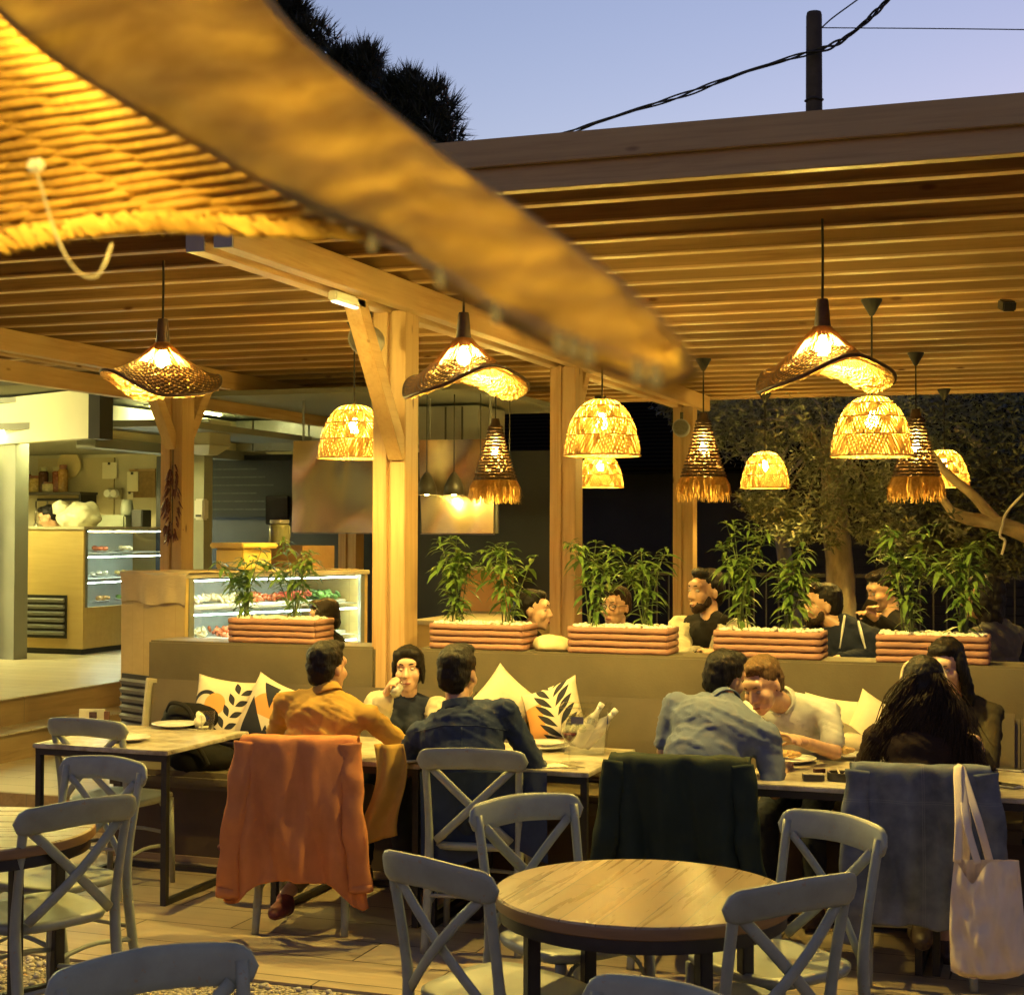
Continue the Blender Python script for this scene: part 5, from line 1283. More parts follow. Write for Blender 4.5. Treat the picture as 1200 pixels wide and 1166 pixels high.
def person(key, label, H, N, Hc, head, torso_dir, arms, legs, skin, top, bottom, hair, style, s=1.0, sw=.185, head_pitch=0, head_roll=0, woman=False, sleeve=1.0,
           floor=0, shoes=None, bulk=1.0, voxel=.0085, fold=.007, collar=None, beard=None, hands=None, seed=1, face=True, bare_legs=False, hood=None):
    H = V(H); N = V(N); Hc = V(Hc); t = thing('person', label, 'person', (H.x, H.y, floor)); inv = Matrix.Translation((-H.x, -H.y, -floor))
    def ch(name, me, m, par=None):
        if isinstance(me, MB): me = me.mesh(name, None, True)
        me.name = name; me.materials.clear(); me.materials.append(m); o = link(name, me, t if par is None else par); o.matrix_parent_inverse = inv; return o
    r, f, _ = basis(torso_dir); up = (N-H).normalized(); f2 = (f-up*f.dot(up)).normalized(); r2 = f2.cross(up).normalized(); TM = mat3(r2, f2, up); L = (N-H).length
    rh, fh, uh = basis(head, head_pitch, head_roll); HM = mat3(rh, fh, uh)
    SP = {q: H+up*(L*.865)+r2*(q*sw) for q in (-1, 1)}
    def torso(mb, g):
        E = lambda k, c, rr: mb.ell(H+up*(L*k)+TM @ V(c), tuple((q*bulk+g) for q in rr), TM, 18, 12)
        E(.02, (0, -.005, 0), (.165, .118, .11)); E(.30, (0, -.012, 0), (.148 if not woman else .13, .105, .13)); E(.56, (0, -.008, 0), (.160 if not woman else .142, .112, .15)); E(.78, (0, -.012, 0), (.165*sw/.185, .105, .12))
        mb.cap(SP[-1], SP[1], .056*bulk+g, .056*bulk+g, 14)
        for q in (-1, 1): mb.cap(N+up*.004-f2*.012, SP[q]-r2*q*.02+up*.016, .048+g, .040+g, 12)
        if woman:
            for q in (-1, 1): E(.64, (q*.068, .088, 0), (.058, .05, .06))
    body = MB(); torso(body, -.012); neck_top = Hc-uh*.06*s-fh*.02*s
    body.cap(N-up*.03-f2*.005, neck_top, .050*s*(.9 if woman else 1.05), .050*s*(.88 if woman else 1.02), 14); head_shapes(body, Hc, HM, s, woman)
    tm = MB(); torso(tm, .004)
    for q, (el, wr) in zip((1, -1), arms):                      # right arm first
        el = V(el); wr = V(wr); a0 = SP[q]; th = .044 if not woman else .038
        body.cap(a0, el, th, th*.80, 12); body.cap(el, wr, th*.80, .026*s, 12)
        nv = (hands or {}).get(q)
        dd = (wr-el).normalized(); nm = V((0, 0, -1)); cu = .5
        if nv: dd = V(nv[0]); nm = V(nv[1]); cu = nv[2]
        hand(body, wr, dd, nm, q, cu, .95 if not woman else .88)
        tm.ell(a0, .058*bulk, TM, 14, 10)
        if sleeve > .99:
            tm.cap(a0, el, .054*bulk, .049, 14); tm.cap(el, wr-(wr-el)*.06, .050, .040, 14)
        elif sleeve > .45: tm.cap(a0, a0.lerp(el, sleeve), .060*bulk, .056, 14)
    legm = MB()
    legm.ell(H-up*.0, (.17*bulk, .13*bulk, .105), TM, 18, 12)
    for q, (kn, an) in zip((1, -1), legs):
        kn = V(kn); an = V(an); hj = H+r2*q*.09-V((0, 0, .01))
        body.cap(hj, kn, .070, .050, 12); body.cap(kn, an, .048, .034, 12)
        foot = V((kn.x-an.x, kn.y-an.y, 0)); ft = (shoes or {}).get(q); fd = V(ft) if ft is not None else (f if foot.length < .02 else f); fd = V((fd.x, fd.y, fd.z*0)).normalized()
        body.cap(an-V((0, 0, .03)), an+fd*.13-V((0, 0, .055)), .032, .026, 10)
        if not bare_legs: legm.cap(hj, kn, .086, .064, 14); legm.cap(kn, an+(kn-an)*.13, .064, .050, 14)
        else: legm.cap(hj, hj.lerp(kn, .95), .088, .075, 14)
        sm = MB(); fr2 = V((-fd.y, fd.x, 0)); FM = mat3(-fr2, fd, V((0, 0, 1)))
        sm.ell(an+fd*.055-V((0, 0, .045)), (.045, .135, .040), FM, 14, 9); sm.cap(an-V((0, 0, .015)), an-V((0, 0, .05))-fd*.01, .043, .045, 12)
        so_ = ch('shoe', remesh(sm, .009, 3), shoes.get('mat', shoe_dark) if shoes else shoe_dark)
        so2 = MB().ell(an+fd*.055-V((0, 0, .073)), (.048, .14, .016), FM, 16, 8); ch('sole', so2, sole_m, so_)
    ch('body', remesh(body, voxel, 4), skin)
    top_ob = ch('top', remesh(tm, .0115, 5, fold_disp(fold, seed*3.7)), top)
    ch('trousers' if not bare_legs else 'skirt', remesh(legm, .013, 5, fold_disp(.006, seed*2.1)), bottom)
    if style:
        h = ch('hair', hair_mesh(Hc, HM, s, style, seed), hair); ch('hair_tufts', tufts(Hc, HM, s, 420, seed), hair, h)
    if collar:
        c = MB(); nd = (neck_top-N).normalized(); nx = (r2-nd*r2.dot(nd)).normalized(); ny = nd.cross(nx)
        def cf(u, v):
            a = PI*.62+2*PI*u*.94; rr_ = .060*s+.010*v
            return N-up*.012+nd*(.058-.040*v)+nx*(rr_*math.cos(a))+ny*(rr_*math.sin(a)*1.02-.004)
        c.grid(cf, 30, 5); co_ = ch('collar', c, collar); md = co_.modifiers.new('thick', 'SOLIDIFY'); md.thickness = .006
    if beard:
        b = MB(); E = lambda c_, rr: b.ell(Hc+HM @ (V(c_)*s), tuple(q*s for q in rr), HM, 14, 10)
        E((0, .049, -.074), (.0525, .0475, .041)); E((0, .070, -.099), (.026, .0245, .020)); E((0, .0905, -.047), (.026, .013, .005))
        for x in (-1, 1): E((x*.056, .026, -.050), (.0085, .026, .036))
        ch('beard', remesh(b, .008, 2, lambda co, n: co+n*.004*noise.noise(co*70)), beard)
    if face:
        for x in (-1, 1):
            e = ch('eye', MB().ell(Hc+HM @ (V((x*.031, .0845, .010))*s), (.0135*s, .009*s, .0075*s), HM, 12, 8), eye_w)
            ch('iris', MB().ell(Hc+HM @ (V((x*.031, .0912, .0095))*s), (.0078*s, .0045*s, .0072*s), HM, 10, 7), eye_d, e)
            ch('eyebrow', MB().tube([Hc+HM @ (V((x*.015, .098, .0345))*s), Hc+HM @ (V((x*.032, .0955, .0385))*s), Hc+HM @ (V((x*.049, .080, .032))*s)], [.0028*s, .0036*s, .002*s], 6), hair)
        ch('mouth', MB().ell(Hc+HM @ (V((0, .0985, -.066))*s), (.022*s, .006*s, .0065*s), HM, 12, 7), lip_m)
    PEOPLE[key] = (t, inv, Hc, HM, SP, TM, top_ob)
    return t, ch
def seat_legs(H, f, side=.11, knee=.42, kz=.52, foot=.40, fz=.085, r=None):
    f = V(f).normalized(); r = V((f.y, -f.x, 0)); H = V(H); out = []
    for q in (1, -1):
        k = H+f*knee+r*q*side; k.z = kz; a = H+f*foot+r*q*side*1.05; a.z = fz; out.append((k, a))
    return out
def dirv(a): return V((math.cos(R(a)), math.sin(R(a)), 0))
mustard = m_cloth('mustard_linen', (.46, .265, .055)); denim_blue = m_cloth('denim_blue_shirt', (.030, .042, .075)); tee_blue = m_cloth('faded_blue_tee', (.125, .15, .205)); polo = m_cloth('pale_grey_polo', (.50, .50, .45))
black_c = m_cloth('black_cloth', (.014, .012, .011)); olive_c = m_cloth('dark_olive_cloth', (.045, .036, .018)); navy_c = m_cloth('navy_cloth', (.016, .020, .038)); cream_c = m_cloth('cream_jacket', (.60, .53, .36)); grey_c = m_cloth('charcoal_cloth', (.13, .12, .10))
brown_c = m_cloth('dark_brown_cloth', (.022, .012, .008)); khaki = m_cloth('khaki_trousers', (.17, .14, .08)); jeans = m_cloth('dark_jeans', (.03, .035, .05))
# --- man in mustard
H = V((-3.30, 6.49, .565)); N = ay(386, 816, 6.60); Hc = ay(384, 784, 6.64)
t, ch = person('p1', 'man in a mustard shirt seen from behind, orange jacket on his chair', H, N, Hc, 80, 97,
   [(ay(464, 868, 6.72), ay(487, 882, 7.02)), (ay(322, 868, 6.72), ay(352, 880, 7.0))],
   [(V((-3.22, 6.95, .52)), ay(334, 1050, 6.42)), (V((-3.45, 6.93, .56)), ay(292, 985, 6.72))], skin_a, mustard, khaki, hair_black, 'short', 1.0, .205, .05, 0, False, 1.0, 0,
   {1: (.15, -1, 0), -1: (-1, .1, 0), 'mat': m_plain('red_sneaker', (.16, .035, .03), .6, .25, 8)}, 1.06, .0095, .009, mustard, None, None, 3, False)
tail = MB().grid(lambda u, v: ay(438+34*u+6*math.sin(v*5)-14*v*(1-u), lerp(872, 992-14*u, v), 6.36+.1*u)+V((0, .018*math.sin(u*9+v*3), 0)), 14, 20)
tl_ = ch('shirt_tail', tail, mustard); tl_.modifiers.new('thick', 'SOLIDIFY').thickness = .005
# --- man in denim blue
H = V((-2.45, 6.46, .565)); N = ay(538, 832, 6.58); Hc = ay(537, 791, 6.62)
t, ch = person('p3', 'man in a dark denim blue shirt seen from behind on an undraped chair', H, N, Hc, 92, 93,
   [(ay(630, 900, 6.70), ay(610, 897, 7.05)), (ay(468, 900, 6.66), ay(498, 892, 7.0))], seat_legs(H, dirv(96)), skin_a, denim_blue, jeans, hair_black, 'short', 1.07, .215, .05, 0, False, 1.0, 0, None, 1.12, .0095, .009, denim_blue, None, None, 5, False)
tail = MB().grid(lambda u, v: ay(492+150*u, lerp(905, 1005+10*math.sin(u*7), v), 6.30+.05*math.sin(u*PI))+V((0, .014*math.sin(u*17+v*2), 0)), 26, 14)
ch('shirt_tail', tail, denim_blue)
def seam(key, pts, m, ch, r=.0022):
    sp_ = []
    for a, b in zip(pts, pts[1:]): sp_ += [(lerp(a[0], b[0], k/8), lerp(a[1], b[1], k/8)) for k in range(8)]
    q = on_mesh(PEOPLE[key][6], [p[0] for p in sp_], [p[1] for p in sp_], .0015)
    if len(q) > 2: ch('seam', MB().tube(q, r, 5), m)
seam('p3', ((485, 858), (520, 850), (560, 850), (600, 857)), denim_blue, ch); seam('p3', ((541, 852), (541, 882)), denim_blue, ch)
# --- man in the faded blue tee, leaning
H = V((-1.58, 6.50, .565)); N = ay(853, 826, 6.84); Hc = ay(849, 796, 6.95)
t, ch = person('p4', 'man in a faded blue tee leaning over the table, seen from behind', H, N, Hc, 66, 84,
   [(ay(908, 928, 6.72), ay(918, 902, 6.98)), (ay(778, 880, 6.78), ay(800, 896, 7.05))], seat_legs(H, dirv(90)), skin_a, tee_blue, jeans, hair_black, 'short', 1.0, .215, .22, .15, False, .8, 0, None, 1.12, .0095, .009, tee_blue, None, None, 7, False)
# --- woman with long dark hair, from behind
H = V((-.58, 6.62, .565)); N = ay(1082, 852, 6.74); Hc = ay(1082, 806, 6.78)
t, ch = person('p6', 'woman with long wavy dark hair and a cream headscarf, seen from behind', H, N, Hc, 98, 98,
   [(ay(1148, 905, 6.85), ay(1128, 905, 7.05)), (ay(1010, 905, 6.85), ay(1035, 905, 7.05))],
   [(V((-.50, 7.0, .5)), V((-.47, 6.85, .085))), (V((-.68, 7.0, .5)), ay(1080, 1085, 6.42))], skin_a, brown_c, black_c, hair_black, 'long', 1.02, .185, .1, 0, True, 1.0, 0, {1: (0, 1, 0), -1: (-.25, 1, 0)}, 1.0, .0095, .006, None, None, None, 9, False, True)
inv6 = PEOPLE['p6'][1]; hm = MB(); rd = random.Random(4); hb = MB()
for k in range(1500):                                             # loose waves falling down her back
    a = rd.uniform(-1, 1); top_ = Hc+PEOPLE['p6'][3] @ V((a*.075, -.06-.035*math.sqrt(max(0, 1-a*a)), rd.uniform(-.02, .07))); Lh = rd.uniform(.26, .50); w_ = rd.uniform(.006, .02); ph = a*5+rd.gauss(0, .7); fq = rd.uniform(7, 12)
    sp_ = a*rd.uniform(.03, .20)+rd.gauss(0, .02); pts = []
    for i in range(12):
        f = i/11; pts.append(top_+V((sp_*f**.7+w_*math.sin(ph+f*fq), -.035*math.sin(f*2.4)-.015*rd.random()+w_*math.cos(ph+f*fq), -Lh*f)))
    hm.tube(pts, [.0014, .002, .0021, .0021, .0021, .002, .002, .0018, .0016, .0014, .001, .0005], 3)
ch('hair_waves', hm, hair_brown)
sc_ = MB(); HM6 = PEOPLE['p6'][3]
for off in (0, .016, .03):
    pts = [Hc+HM6 @ (V((.090*math.cos(a), .055*math.sin(a)-.028-off*.3, .098*math.sin(a)+.022+off*.35))) for a in [PI*.02+PI*.96*k/24 for k in range(25)]]
    sc_.tube(pts, [.011+.004*math.sin(k*.9+off*90) for k in range(25)], 8, True, .8)
ch('headscarf', remesh(sc_, .006, 2), m_cloth('cream_scarf', (.62, .5, .3)))
# --- woman drinking
Xb = ay(478, 860, 7.66).x; H = V((Xb, 7.66, .60)); N = ay(478, 821, 7.60); Hc = ay(479, 785, 7.56)
wr = ay(451, 817, 7.34); el = ay(443, 846, 7.42)
t, ch = person('p2', 'dark haired woman facing us on the bench, drinking from a glass', H, N, Hc, -74, -84,
   [(el, wr), (ay(520, 880, 7.45), ay(505, 885, 7.2))], seat_legs(H, dirv(-86), .10, .4, .5, .36), skin_b, navy_c, jeans, hair_black, 'fringe', .98, .165, -.02, .05, True, 1.0, 0, None, .95, .0068, .006, None, None,
   {1: ((.35, -.25, .75), (.75, .25, -.2), .75)}, 11)
sl = MB()                                                        # pale raglan sleeves
SP = PEOPLE['p2'][4]; sl.ell(SP[-1], .082, None, 14, 10).cap(SP[-1], ay(520, 880, 7.45), .074, .064, 14); sl.ell(SP[1], .082, None, 14, 10).cap(SP[1], el, .074, .062, 14).cap(el, el.lerp(wr, .88), .062, .056, 14)
ch('sleeves', remesh(sl, .0115, 4, fold_disp(.007, 4)), m_cloth('pale_sleeve', (.55, .48, .32)))
gl = thing('drinking_glass', 'glass of milky drink tilted at the lips of the woman on the bench', 'glass', ay(466, 806, 7.335))
GM = Euler((R(-52), R(14), R(14))).to_matrix()
MB().lathe([(.0, -.05), (.026, -.05), (.033, .055)], 20, (0, 0, 0), GM, True).build('glass_wall', glass, gl, True)
MB().lathe([(.0, -.048), (.0245, -.048), (.029, .005), (.0, .006)], 18, (0, 0, 0), GM, True).build('milky_drink', m_plain('milky_drink', (.42, .39, .30), .3, .03), gl, True)
# --- man in the pale polo, leaning in
Xb = ay(945, 870, 7.66).x; H = V((Xb, 7.64, .60)); N = ay(918, 822, 7.40); Hc = ay(894, 803, 7.20)
t, ch = person('p5', 'fair haired man in a pale grey polo leaning over the table', H, N, Hc, -112, -98,
   [(ay(878, 862, 7.2), ay(905, 862, 7.02)), (ay(978, 882, 7.28), ay(938, 868, 7.04))], seat_legs(H, dirv(-92), .11, .40, .5, .36), skin_b, polo, jeans, hair_fair, 'short', 1.02, .20, .42, .1, False, .72, 0, None, 1.05, .0068, .008, polo, None,
   {-1: ((-.85, -.25, .25), (-.2, -.3, -.8), .7), 1: ((.8, -.3, .1), (.1, -.2, -.9), .6)}, 13)
# --- woman facing us at the right
Xb = ay(1122, 870, 7.66).x; H = V((Xb, 7.66, .60)); N = ay(1120, 819, 7.56); Hc = ay(1110, 781, 7.46)
wr = ay(1150, 884, 7.22); el = ay(1158, 905, 7.4)
t, ch = person('p7', 'woman in dark olive on the bench at the right, head bowed', H, N, Hc, -106, -94,
   [(ay(1088, 895, 7.42), ay(1098, 905, 7.2)), (el, wr)], seat_legs(H, dirv(-90), .10, .4, .5, .36), skin_b, olive_c, jeans, hair_black, 'long', .98, .165, .30, .1, True, 1.0, 0, None, .95, .0068, .006, None, None,
   {-1: ((-.25, -.2, .9), (-.6, -.5, -.1), 1.0)}, 15)
# ---- behind the wall (floor at 0.2)
def rear(key, label, hx, hy, Y, nx, ny, head, tdir, skin, top, hair, style, s=1.0, arms=None, pitch=0, roll=0, woman=False, beard=None, seed=20, fold=.006, voxel=.0085, hands=None, sw=.185, hipx=None, dY=0):
    Hc = ay(hx, hy, Y); N = ay(nx, ny, Y+dY*.4); hx_ = ay(hipx or nx, ny, Y+dY).x; H = V((hx_, Y+dY, .78)); f = dirv(tdir); r = V((f.y, -f.x, 0))
    if arms is None: arms = [(N+r*.22+f*.08-V((0, 0, .28)), N+r*.12+f*.30-V((0, 0, .30))), (N-r*.22+f*.08-V((0, 0, .28)), N-r*.12+f*.30-V((0, 0, .30)))]
    legs = seat_legs(H, f, .11, .4, .72, .36, .285)
    return person(key, label, H, N, Hc, head, tdir, arms, legs, skin, top, jeans, hair, style, s, sw, pitch, roll, woman, 1.0, .2, None, 1.0, voxel, fold, None, beard, hands, seed)
rear('p8', 'brown haired child in black in front of the display counter', 379, 723, 8.75, 386, 748, -155, -165, skin_b, black_c, hair_brown, 'bowl', .88, pitch=.1, seed=21, sw=.15)
rear('p9', 'dark haired woman in black, in profile beside the second planter', 625, 716, 8.75, 622, 741, 6, 20, skin_b, black_c, hair_black, 'bun', .98, woman=True, seed=22, sw=.165)
rear('p10', 'bearded man half hidden between the two herbs of the third planter', 722, 712, 9.3, 722, 737, -104, -100, skin_a, black_c, hair_brown, 'short', 1.0, seed=23)
gls = PEOPLE['p10']; gm = MB()
for x_ in (-1, 1): gm.tube([gls[2]+gls[3] @ V((x_*.033+.024*math.cos(a), .104, .008+.018*math.sin(a))) for a in [k*PI/10 for k in range(21)]], .0022, 5, False).tube([gls[2]+gls[3] @ V((x_*.057, .100, .012)), gls[2]+gls[3] @ V((x_*.077, .0, .012))], .002, 5)
o_ = gm.build('spectacles', black_metal, gls[0], True); o_.matrix_parent_inverse = gls[1]
t, ch = rear('p11', 'smiling man in a cream jacket over a black tee behind the low wall', 827, 694, 8.85, 831, 723, -128, -112, skin_a, black_c, hair_black, 'short', 1.04, beard=stubble, seed=24, voxel=.0068, sw=.20,
   arms=[(ay(800, 775, 8.6), ay(820, 765, 8.42)), (ay(868, 775, 8.6), ay(845, 768, 8.42))])
SP = PEOPLE['p11'][4]; TMx = PEOPLE['p11'][5]; jk = MB()
for q, e_, w_ in ((1, ay(800, 775, 8.6), ay(820, 765, 8.42)), (-1, ay(868, 775, 8.6), ay(845, 768, 8.42))):
    jk.ell(SP[q], .078, None, 14, 10).cap(SP[q], e_, .070, .060, 14).cap(e_, e_.lerp(w_, .9), .058, .050, 12); c = SP[q]
    jk.ell(c+TMx @ V((-q*.075, .03, -.16)), (.075, .125, .20), TMx, 16, 12); jk.ell(c+TMx @ V((-q*.09, -.06, -.16)), (.11, .10, .22), TMx, 16, 12); jk.cap(c+TMx @ V((-q*.10, .0, .045)), c+TMx @ V((-q*.085, .12, -.1)), .032, .03, 10)
ch('jacket', remesh(jk, .0115, 4, fold_disp(.007, 9)), cream_c)
ch('teeth', MB().ell(PEOPLE['p11'][2]+PEOPLE['p11'][3] @ V((0, .106, -.066)), (.016, .005, .005), PEOPLE['p11'][3], 10, 6), eye_w)
t, ch = rear('p12', 'bearded man in a navy jersey with white stripes behind the low wall', 963, 711, 8.75, 986, 729, -150, -118, skin_a, navy_c, hair_black, 'short', 1.0, beard=stubble, seed=25, voxel=.0068, sw=.21,
   arms=[(ay(968, 778, 8.6), ay(958, 762, 8.46)), (ay(1022, 768, 8.65), ay(985, 772, 8.46))])
SP = PEOPLE['p12'][4]; TMx = PEOPLE['p12'][5]
for k in range(2):
    q = on_mesh(PEOPLE['p12'][6], [lerp(990+14*k, 984+30*k, v/11) for v in range(12)], [lerp(722, 760, v/11) for v in range(12)])
    if len(q) < 3: continue
    m2 = MB().tube(q, [.012+.004*math.sin(i*.5) for i in range(len(q))], 6, True, .5)
    ch('white_stripe', m2, m_plain('white_print', (.7, .68, .6), .7, .05))
rear('p13', 'dark haired person holding a phone in the shadows beyond the right planter', 1036, 692, 9.9, 1044, 722, -150, -140, skin_a, black_c, hair_black, 'short', 1.0, pitch=.35, seed=26,
   arms=[(ay(1010, 745, 9.7), ay(1018, 722, 9.55)), (ay(1062, 748, 9.7), ay(1028, 726, 9.55))])
ph = thing('mobile_phone', 'lit phone held by the person in the shadows beyond the right planter', 'phone', ay(1017, 714, 9.5))
MB().box((0, 0, 0), (.07, .009, .14), Euler((.6, .3, .4)).to_matrix(), .003).build('phone_body', black_metal, ph); MB().box(Euler((.6, .3, .4)).to_matrix() @ V((0, .0055, 0)), (.062, .001, .13), Euler((.6, .3, .4)).to_matrix()).build('phone_screen', m_emit('phone_glow', (.8, .85, 1), .12), ph)
rear('p14', 'person in a charcoal jumper at the right, face hidden by herb leaves', 1152, 702, 8.75, 1166, 730, 175, 150, skin_a, grey_c, hair_black, 'long', 1.0, seed=27, woman=True, fold=.010)
# --- baker
Hc = ay(57, 606, 14.6); N = Hc+V((.05, .12, -.20)); H = V((N.x+.05, N.y+.14, 1.40))
f = dirv(-110); legs = [(H+V((.1, -.05, -.42)), V((H.x+.1, H.y, .69))), (H+V((-.1, -.05, -.42)), V((H.x-.1, H.y, .69)))]
person('p15', 'dark haired person in black bending behind the bakery case', H, N, Hc, -150, -110, [(N+V((-.25, -.15, -.3)), N+V((-.15, -.4, -.3))), (N+V((.25, -.1, -.3)), N+V((.15, -.38, -.32)))], legs, skin_a, black_c, jeans, hair_black, 'short', 1.0, .185, .4, 0, False, 1.0, .6, None, 1.0, .012, .006, None, None, None, 30)
# ------------------------------------------------------------------ jackets over the chairs, tote bag
def drape(ch_o, name, label, cat, m, top=.27, bot=.34, zb=.27, flare=.5, seed=1, sleeves=True, tails=(), zslope=0):
    t = thing(name, label, cat, (ch_o.location.x, ch_o.location.y, 0), ch_o.rotation_euler.z); rd = random.Random(seed)
    prof = [(-.185, .66), (-.205, .76), (-.232, .86), (-.256, .897), (-.285, .902), (-.318, .885), (-.335, .80), (-.345, .66), (-.350, .50), (-.352, .38), (-.345, zb)]
    pr = spline([V((0, y, z)) for y, z in prof], 60)
    def f(u, v):
        p = pr[min(int(v*59), 59)]; back = max(0, (v-.45)/.55); hw = lerp(top, bot, back**1.2); x = (u*2-1)*hw
        bow = -.045*(1-(x/.27)**2) if abs(x) < .27 else .02
        k = min(1, back*1.6); y = p.y+bow*(1 if v > .25 else .6)+k*(.022*(1-2*abs(math.sin(x*15+seed+1.2*math.sin(v*4)))**.8)+.012*math.sin(x*47+seed*2+v*5)+.025*noise.noise(V((x*7, v*5, seed)))+.010*noise.noise(V((x*22, v*9, seed))))-.02*k
        z = p.z+(k**3)*(.035*noise.noise(V((x*4, seed, 1)))+zslope*x)
        for (xc, wd, dz) in tails: z -= dz*math.exp(-((x-xc)/wd)**2)*k**3
        z += .006*noise.noise(V((x*14, v*6, seed)))-.012*max(0, abs(x)-.22)*10*(1-back)
        return V((x, y, z))
    g = MB().grid(f, 64, 60); o = g.build('jacket_body', m, t, True)
    md = o.modifiers.new('thick', 'SOLIDIFY'); md.thickness = .006; md.offset = 1
    if sleeves:
        for s in (-1, 1):
            ps = spline([(s*(top-.03), -.33, .87), (s*(top-.015), -.365, .74), (s*(top-.0), -.395, .56), (s*(bot-.04), -.40, zb+.10), (s*(bot-.03), -.385, zb-.06+.02*s)], 26)
            m2 = MB().tube(ps, [.052+.004*math.sin(i*.8+seed) for i in range(26)], 16, True, .45, (1, 0, 0))
            m2.v = [tuple(V(p)+V((.008*noise.noise(V(p)*16), .014*noise.noise(V(p)*13), 0))) for p in m2.v]; so = m2.build('sleeve', m, t, True); MB().tube(ps[-3:], [.056, .058, .056], 16, True, .5, (1, 0, 0)).build('cuff', m, so, True)
    return t
orange_c = m_cloth('orange_linen', (.52, .195, .07), 6, .85, 240, .2); green_c = m_cloth('bottle_green_cloth', (.016, .026, .018), 6, .8, 240, .2); denim_plain = m_cloth('washed_denim', (.085, .098, .12), 12, .85, 300, .2, .3)
def m_denim_seams():
    n = NT('washed_denim_seamed'); v = n.coord((1, 1, 1), 'Object'); sep = n.node('ShaderNodeSeparateXYZ'); n.l(v, sep.inputs[0]); x, z = sep.outputs[0], sep.outputs[2]; A = n.math
    f = n.noise(v, 11, 6); tw = n.noise(n.coord((260, 260, 60)), 2, 2); c = n.ramp(f, [(.3, (.055, .068, .088)), (.7, (.135, .155, .185))])
    def line(val, at, w): return A('LESS_THAN', A('ABSOLUTE', A('SUBTRACT', val, at)), w)
    L = None
    for val, at in ((x, 0), (z, .76)):
        for o in (-.004, .004):
            q = line(val, at+o, .0014); L = q if L is None else A('MAXIMUM', L, q)
    c = n.mix(c, (.20, .21, .22), A('MULTIPLY', L, .4)); edge = n.ramp(z, [(.0, (1, 1, 1)), (.33, (1, 1, 1)), (.36, (0, 0, 0))]); c = n.mix(c, (.20, .20, .20), A('MULTIPLY', A('MULTIPLY', edge, f), .5))
    n.col(c).set(Roughness=.85).bump(A('ADD', A('MULTIPLY', f, .6), A('ADD', A('MULTIPLY', tw, .4), A('MULTIPLY', L, -.5))), .4, .006); return n.m
denim_c = m_denim_seams()
drape(c_p1, 'draped_jacket', 'orange jacket draped over the back of the chair of the man in mustard', 'jacket', orange_c, .265, .33, .27, seed=2, tails=((-.30, .09, .14), (.30, .10, .12)), zslope=-.02)
drape(c_p4, 'draped_jacket', 'dark green jacket draped over the chair of the man in the blue tee', 'jacket', green_c, .29, .36, .30, seed=5)
drape(c_p6, 'draped_jacket', 'blue denim jacket draped over the chair of the long haired woman', 'jacket', denim_c, .27, .30, .28, seed=8, tails=((.25, .08, .05),))
canvas = m_cloth('canvas', (.72, .61, .47), 5, .9, 200, .25, .1)
tb_ = thing('tote_bag', 'cream canvas tote bag hanging from the chair with the denim jacket', 'tote bag', az(1158, 1150, .02)); c0 = tb_.location
Yb = 6.02; bagp = lambda x, y, d=0: ay(x, y, Yb+d)-c0
def bag(front):
    def f(u, v):
        xl = lerp(1118, 1114, v)-3*math.sin(v*PI); xr = lerp(1194, 1206, v); yt = (1008+ (26*math.exp(-((u-.28)/.16)**2) if front else 0)); x = lerp(xl, xr, u); y = lerp(yt, 1147-10*(abs(u*2-1)**3), v)
        b = (.055 if front else -.055)*math.sin(PI*min(max(u, .0), 1))**.6*(.35+.65*math.sin(min(1, v*1.1)*PI*.5))*(1 if v < .93 else max(0, (1-v)/.07))
        wr = .014*math.sin(u*17+2*math.sin(v*4))*v*(1-v)*3+.012*noise.noise(V((u*11, v*5, 9)))+.012*noise.noise(V((u*5, v*6, 2 if front else 5)))
        return bagp(x, y)-V((math.sin(.3)*0, 1, 0))*(b+wr*(1 if front else -1))
    return MB().grid(f, 40, 44)
bag(True).build('front_panel', canvas, tb_, True); bag(False).build('back_panel', canvas, tb_, True)
hook = ay(1126, 901, 6.22)-c0
for d, xs in ((-.045, (1122, 1146)), (.045, (1131, 1160))):
    st_ = MB()
    a = [bagp(xs[0], 1010, d), bagp(xs[0]+2, 960, d*.4), hook+V((-.008, -.06 if d < 0 else -.05, 0)), hook+V((0, 0, .006)), hook+V((.006, -.03, 0)), bagp(xs[1]-14, 960, d*.4), bagp(xs[1], 1012 if d < 0 else 1010, d)]
    st_.tube(spline(a, 40), .016, 8, True, .22, (1, 0, 0)); st_.build('strap', canvas, tb_, True)
